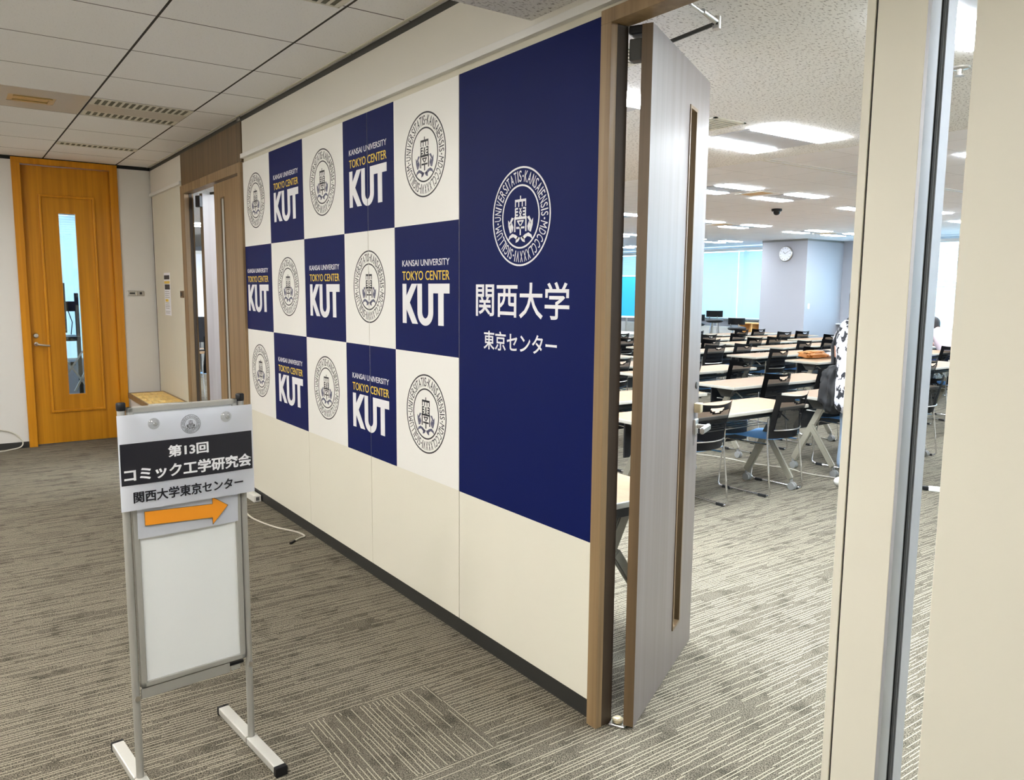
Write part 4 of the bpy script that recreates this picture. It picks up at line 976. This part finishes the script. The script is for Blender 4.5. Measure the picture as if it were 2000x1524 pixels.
def figure(root, J, skinm, headdir):
    """J: joint dict in local coordinates; one continuous body"""
    V, E, RR = [], [], []
    def add(p, r_, link=None):
        V.append(Vector(p)); RR.append(r_); i = len(V)-1
        if link is not None: E.append((link, i))
        return i
    pel = add(J['pelvis'], (.125, .115)); wa = add(J['waist'], (.12, .105), pel); chst = add(J['chest'], (.15, .115), wa); nk = add(J['neckbase'], .06, chst); nk2 = add(J['neck'], .05, nk)
    for s_ in ('l', 'r'):
        sh_ = add(J['sh'+s_], .056, chst); el = add(J['el'+s_], .040, sh_); wr = add(J['wr'+s_], .027, el)
        hv, he, hr = hand_chains(J['wr'+s_], Vector(J['wr'+s_])-Vector(J['el'+s_]), J.get('palm', (0, 0, -1)))
        o_ = len(V)-1
        for q, (p, r_) in enumerate(zip(hv[1:], hr[1:])): V.append(p); RR.append(r_)
        for a, c_ in he: E.append((wr if a == 0 else o_+a, wr if c_ == 0 else o_+c_))
        hp = add(J['hip'+s_], .088, pel); kn = add(J['kn'+s_], .060, hp); an = add(J['an'+s_], .040, kn); he_ = add(J['toe'+s_], .034, an)
    # head on the neck
    hc = Vector(J['head']); hd = Vector(headdir).normalized()
    a = add(hc-Vector((0, 0, .05))+hd*.02, .068, nk2); b_ = add(hc+Vector((0, 0, .035)), (.085, .090), a); add(hc+Vector((0, 0, .09)), .062, b_)
    nz = add(hc+hd*.088-Vector((0, 0, .02)), .013, b_)
    side = hd.cross(Vector((0, 0, 1)))
    body = skinned('body', V, E, RR, skinm, root)
    f = MB()
    for s_ in (-1, 1):
        e = MB(); e.lathe([(.001, .011), (.008, .008), (.011, 0), (.008, -.008), (.001, -.011)], (0, 0, 0), 12); 
        eo = e.build('eye', M['black'], root, True, loc=hc+hd*.078+side*s_*.032+Vector((0, 0, .012)))
        er = MB(); er.lathe([(.002, -.032), (.016, -.02), (.02, 0), (.016, .022), (.002, .03)], (0, 0, 0), 12); er.build('ear', skinm, root, True, loc=hc+side*s_*.082)
    MB().bar(hc+hd*.083-side*.022-Vector((0, 0, .058)), hc+hd*.083+side*.022-Vector((0, 0, .058)), .008, .01).build('mouth', mat_lip, root)
    return body
mat_lip = mat('lips', (.50, .18, .16), .5)
def clothes(root, name, chains, m):
    V, E, RR = [], [], []
    for ch in chains:
        prev = None
        for it in ch:
            if isinstance(it, int): prev = it; continue
            p, r_ = it; V.append(Vector(p)); RR.append(r_)
            if prev is not None: E.append((prev, len(V)-1))
            prev = len(V)-1
    return skinned(name, V, E, RR, m, root)
def hair_cap(root, hc, hd, long=.12):
    hc, hd = Vector(hc), Vector(hd).normalized()
    def f(u, v):
        th, ph = 2*pi*u, -pi*.32+pi*.82*v
        d_ = Vector((cos(th)*cos(ph), sin(th)*cos(ph), sin(ph)))
        fr_ = d_.dot(hd)
        r_ = .112
        p = hc+Vector((0, 0, .025))+Vector((d_.x*r_, d_.y*r_, d_.z*.115)) - hd*.012
        if fr_ > .35 and ph < .55: p = hc+Vector((0, 0, .025))+Vector((d_.x*.07, d_.y*.07, d_.z*.1))
        elif ph < -.2: p -= Vector((0, 0, long))
        return p
    return blob(f, 28, 14, M['hair'], 'hair', root)

# standing person beside the front desks, mostly behind the wall panel
p1 = thing('person', 'person standing in patterned short sleeve tunic and jeans beside the front desks', 'person', (-.50, 4.03, 0), R(62))
# local: +x = facing direction (away from the doorway), +y = the person's left
Jp = dict(pelvis=(0, 0, .90), waist=(0, 0, 1.05), chest=(.01, 0, 1.24), neckbase=(.0, 0, 1.37), neck=(.01, 0, 1.42), head=(.02, 0, 1.53),
          shl=(0, .17, 1.31), ell=(-.02, .335, 1.06), wrl=(.20, .20, 1.12), shr=(0, -.17, 1.31), elr=(0, -.26, 1.06), wrr=(.20, -.12, 1.08),
          hipl=(0, .09, .86), knl=(.02, .10, .47), anl=(-.01, .105, .08), toel=(.13, .115, .035), hipr=(0, -.09, .86), knr=(.02, -.10, .47), anr=(-.01, -.105, .08), toer=(.13, -.115, .035), palm=(0, 0, 1))
figure(p1, Jp, M['skin'], (1, 0, 0)); hair_cap(p1, Jp['head'], (1, 0, 0))
clothes(p1, 'tunic', [[((0, 0, .585), (.205, .205)), ((0, 0, .80), (.20, .20)), ((0, 0, 1.0), (.17, .17)), ((.01, 0, 1.22), (.175, .165)), ((0, 0, 1.335), (.11, .10))], [3, ((0, .17, 1.30), .085), ((-.015, .29, 1.13), .080)], [3, ((0, -.17, 1.30), .085), ((0, -.235, 1.13), .080)]], M['pattern'])
clothes(p1, 'jeans', [[((0, 0, .88), (.12, .10)), ((0, .09, .82), .105), ((.02, .10, .47), .085), ((-.01, .105, .13), .075)], [0, ((0, -.09, .82), .105), ((.02, -.10, .47), .085), ((-.01, -.105, .13), .075)]], M['jeans'])
for s_ in (-1, 1): blob(ellip(.05, .11*s_, .045, .14, .05, .045, .8), 20, 10, M['whitep'], 'shoe', p1)
bp = thing('backpack', 'black backpack hanging at the hip of the standing person', 'bag', (-.50, 4.03, 0), R(62))
blob(ellip(-.12, .13, .80, .10, .085, .20, .75, .12), 44, 26, M['bag'], 'body', bp); blob(ellip(-.14, .20, .74, .07, .035, .09, .7, .12), 20, 10, M['bag'], 'pocket', bp)
MB().tube([(-.10, .22, 1.0), (-.10, .24, 1.15), (-.06, .20, 1.30), (0, .15, 1.40), (.07, .16, 1.28), (.08, .22, 1.1), (.0, .26, .95)], .014, 8).build('strap', M['bag'], bp, True)

# seated person bent over a desk, seen through the slit
p2 = thing('person', 'person in pale pink top seated and bent over a far desk, back turned', 'person', (-3.37, 11.38, 0), R(165))
Js = dict(pelvis=(-.10, 0, .53), waist=(-.06, 0, .68), chest=(.08, 0, .90), neckbase=(.18, 0, .99), neck=(.22, 0, 1.02), head=(.29, 0, 1.07),
          shl=(.10, .18, .93), ell=(.26, .24, .76), wrl=(.44, .10, .735), shr=(.10, -.18, .93), elr=(.26, -.24, .76), wrr=(.44, -.10, .735),
          hipl=(-.06, .10, .52), knl=(.34, .12, .52), anl=(.33, .12, .08), toel=(.46, .12, .035), hipr=(-.06, -.10, .52), knr=(.34, -.12, .52), anr=(.33, -.12, .08), toer=(.46, -.12, .035), palm=(0, 0, -1))
figure(p2, Js, M['skin'], (.8, 0, -.5)); hair_cap(p2, Js['head'], (.8, 0, -.5), .06)
clothes(p2, 'top', [[((-.11, 0, .55), (.19, .155)), ((-.06, 0, .70), (.175, .14)), ((.06, 0, .90), (.20, .15)), ((.16, 0, .98), (.10, .08))], [2, ((.10, .18, .93), .085), ((.25, .24, .77), .065), ((.38, .15, .75), .05)], [2, ((.10, -.18, .93), .085), ((.25, -.24, .77), .065), ((.38, -.15, .75), .05)]], M['pinkcloth'])
clothes(p2, 'trousers', [[((-.10, 0, .53), (.17, .12)), ((-.04, .10, .53), .105), ((.34, .12, .52), .085), ((.33, .12, .13), .07)], [0, ((-.04, -.10, .53), .105), ((.34, -.12, .52), .085), ((.33, -.12, .13), .07)]], M['navycloth'])
for s_ in (-1, 1): blob(ellip(.38, .12*s_, .045, .13, .05, .045, .8), 20, 10, M['whitep'], 'shoe', p2)

# ------------------------------------------------------------------ buildings outside
def building(x0, x1, y, ztop, cols_, rows_, label, wm):
    t = thing('office_building', label, 'building', ((x0+x1)/2, y, -30))
    hw = (x1-x0)/2
    MB().box((-hw, 0, 0), (hw, 12, ztop+30)).build('wall', M['facade'], t)
    for i in range(cols_):
        for j in range(rows_):
            x = -hw+(i+.5)*2*hw/cols_; z = ztop+30-3.0-j*3.4
            MB().box((x-wm/2, -.10, z-1.7), (x+wm/2, -.01, z)).build('window', M['facadewin'], t)
building(-30, -18, 52, 2.6, 6, 3, 'pale office block seen right of the clock pillar', .8)
building(-17, -6, 60, 3.0, 6, 3, 'pale office block outside, seen between pillar and wall panel', .8)
building(-5, 8, 66, 5.0, 6, 3, 'pale office block outside, seen through the slit', .9)
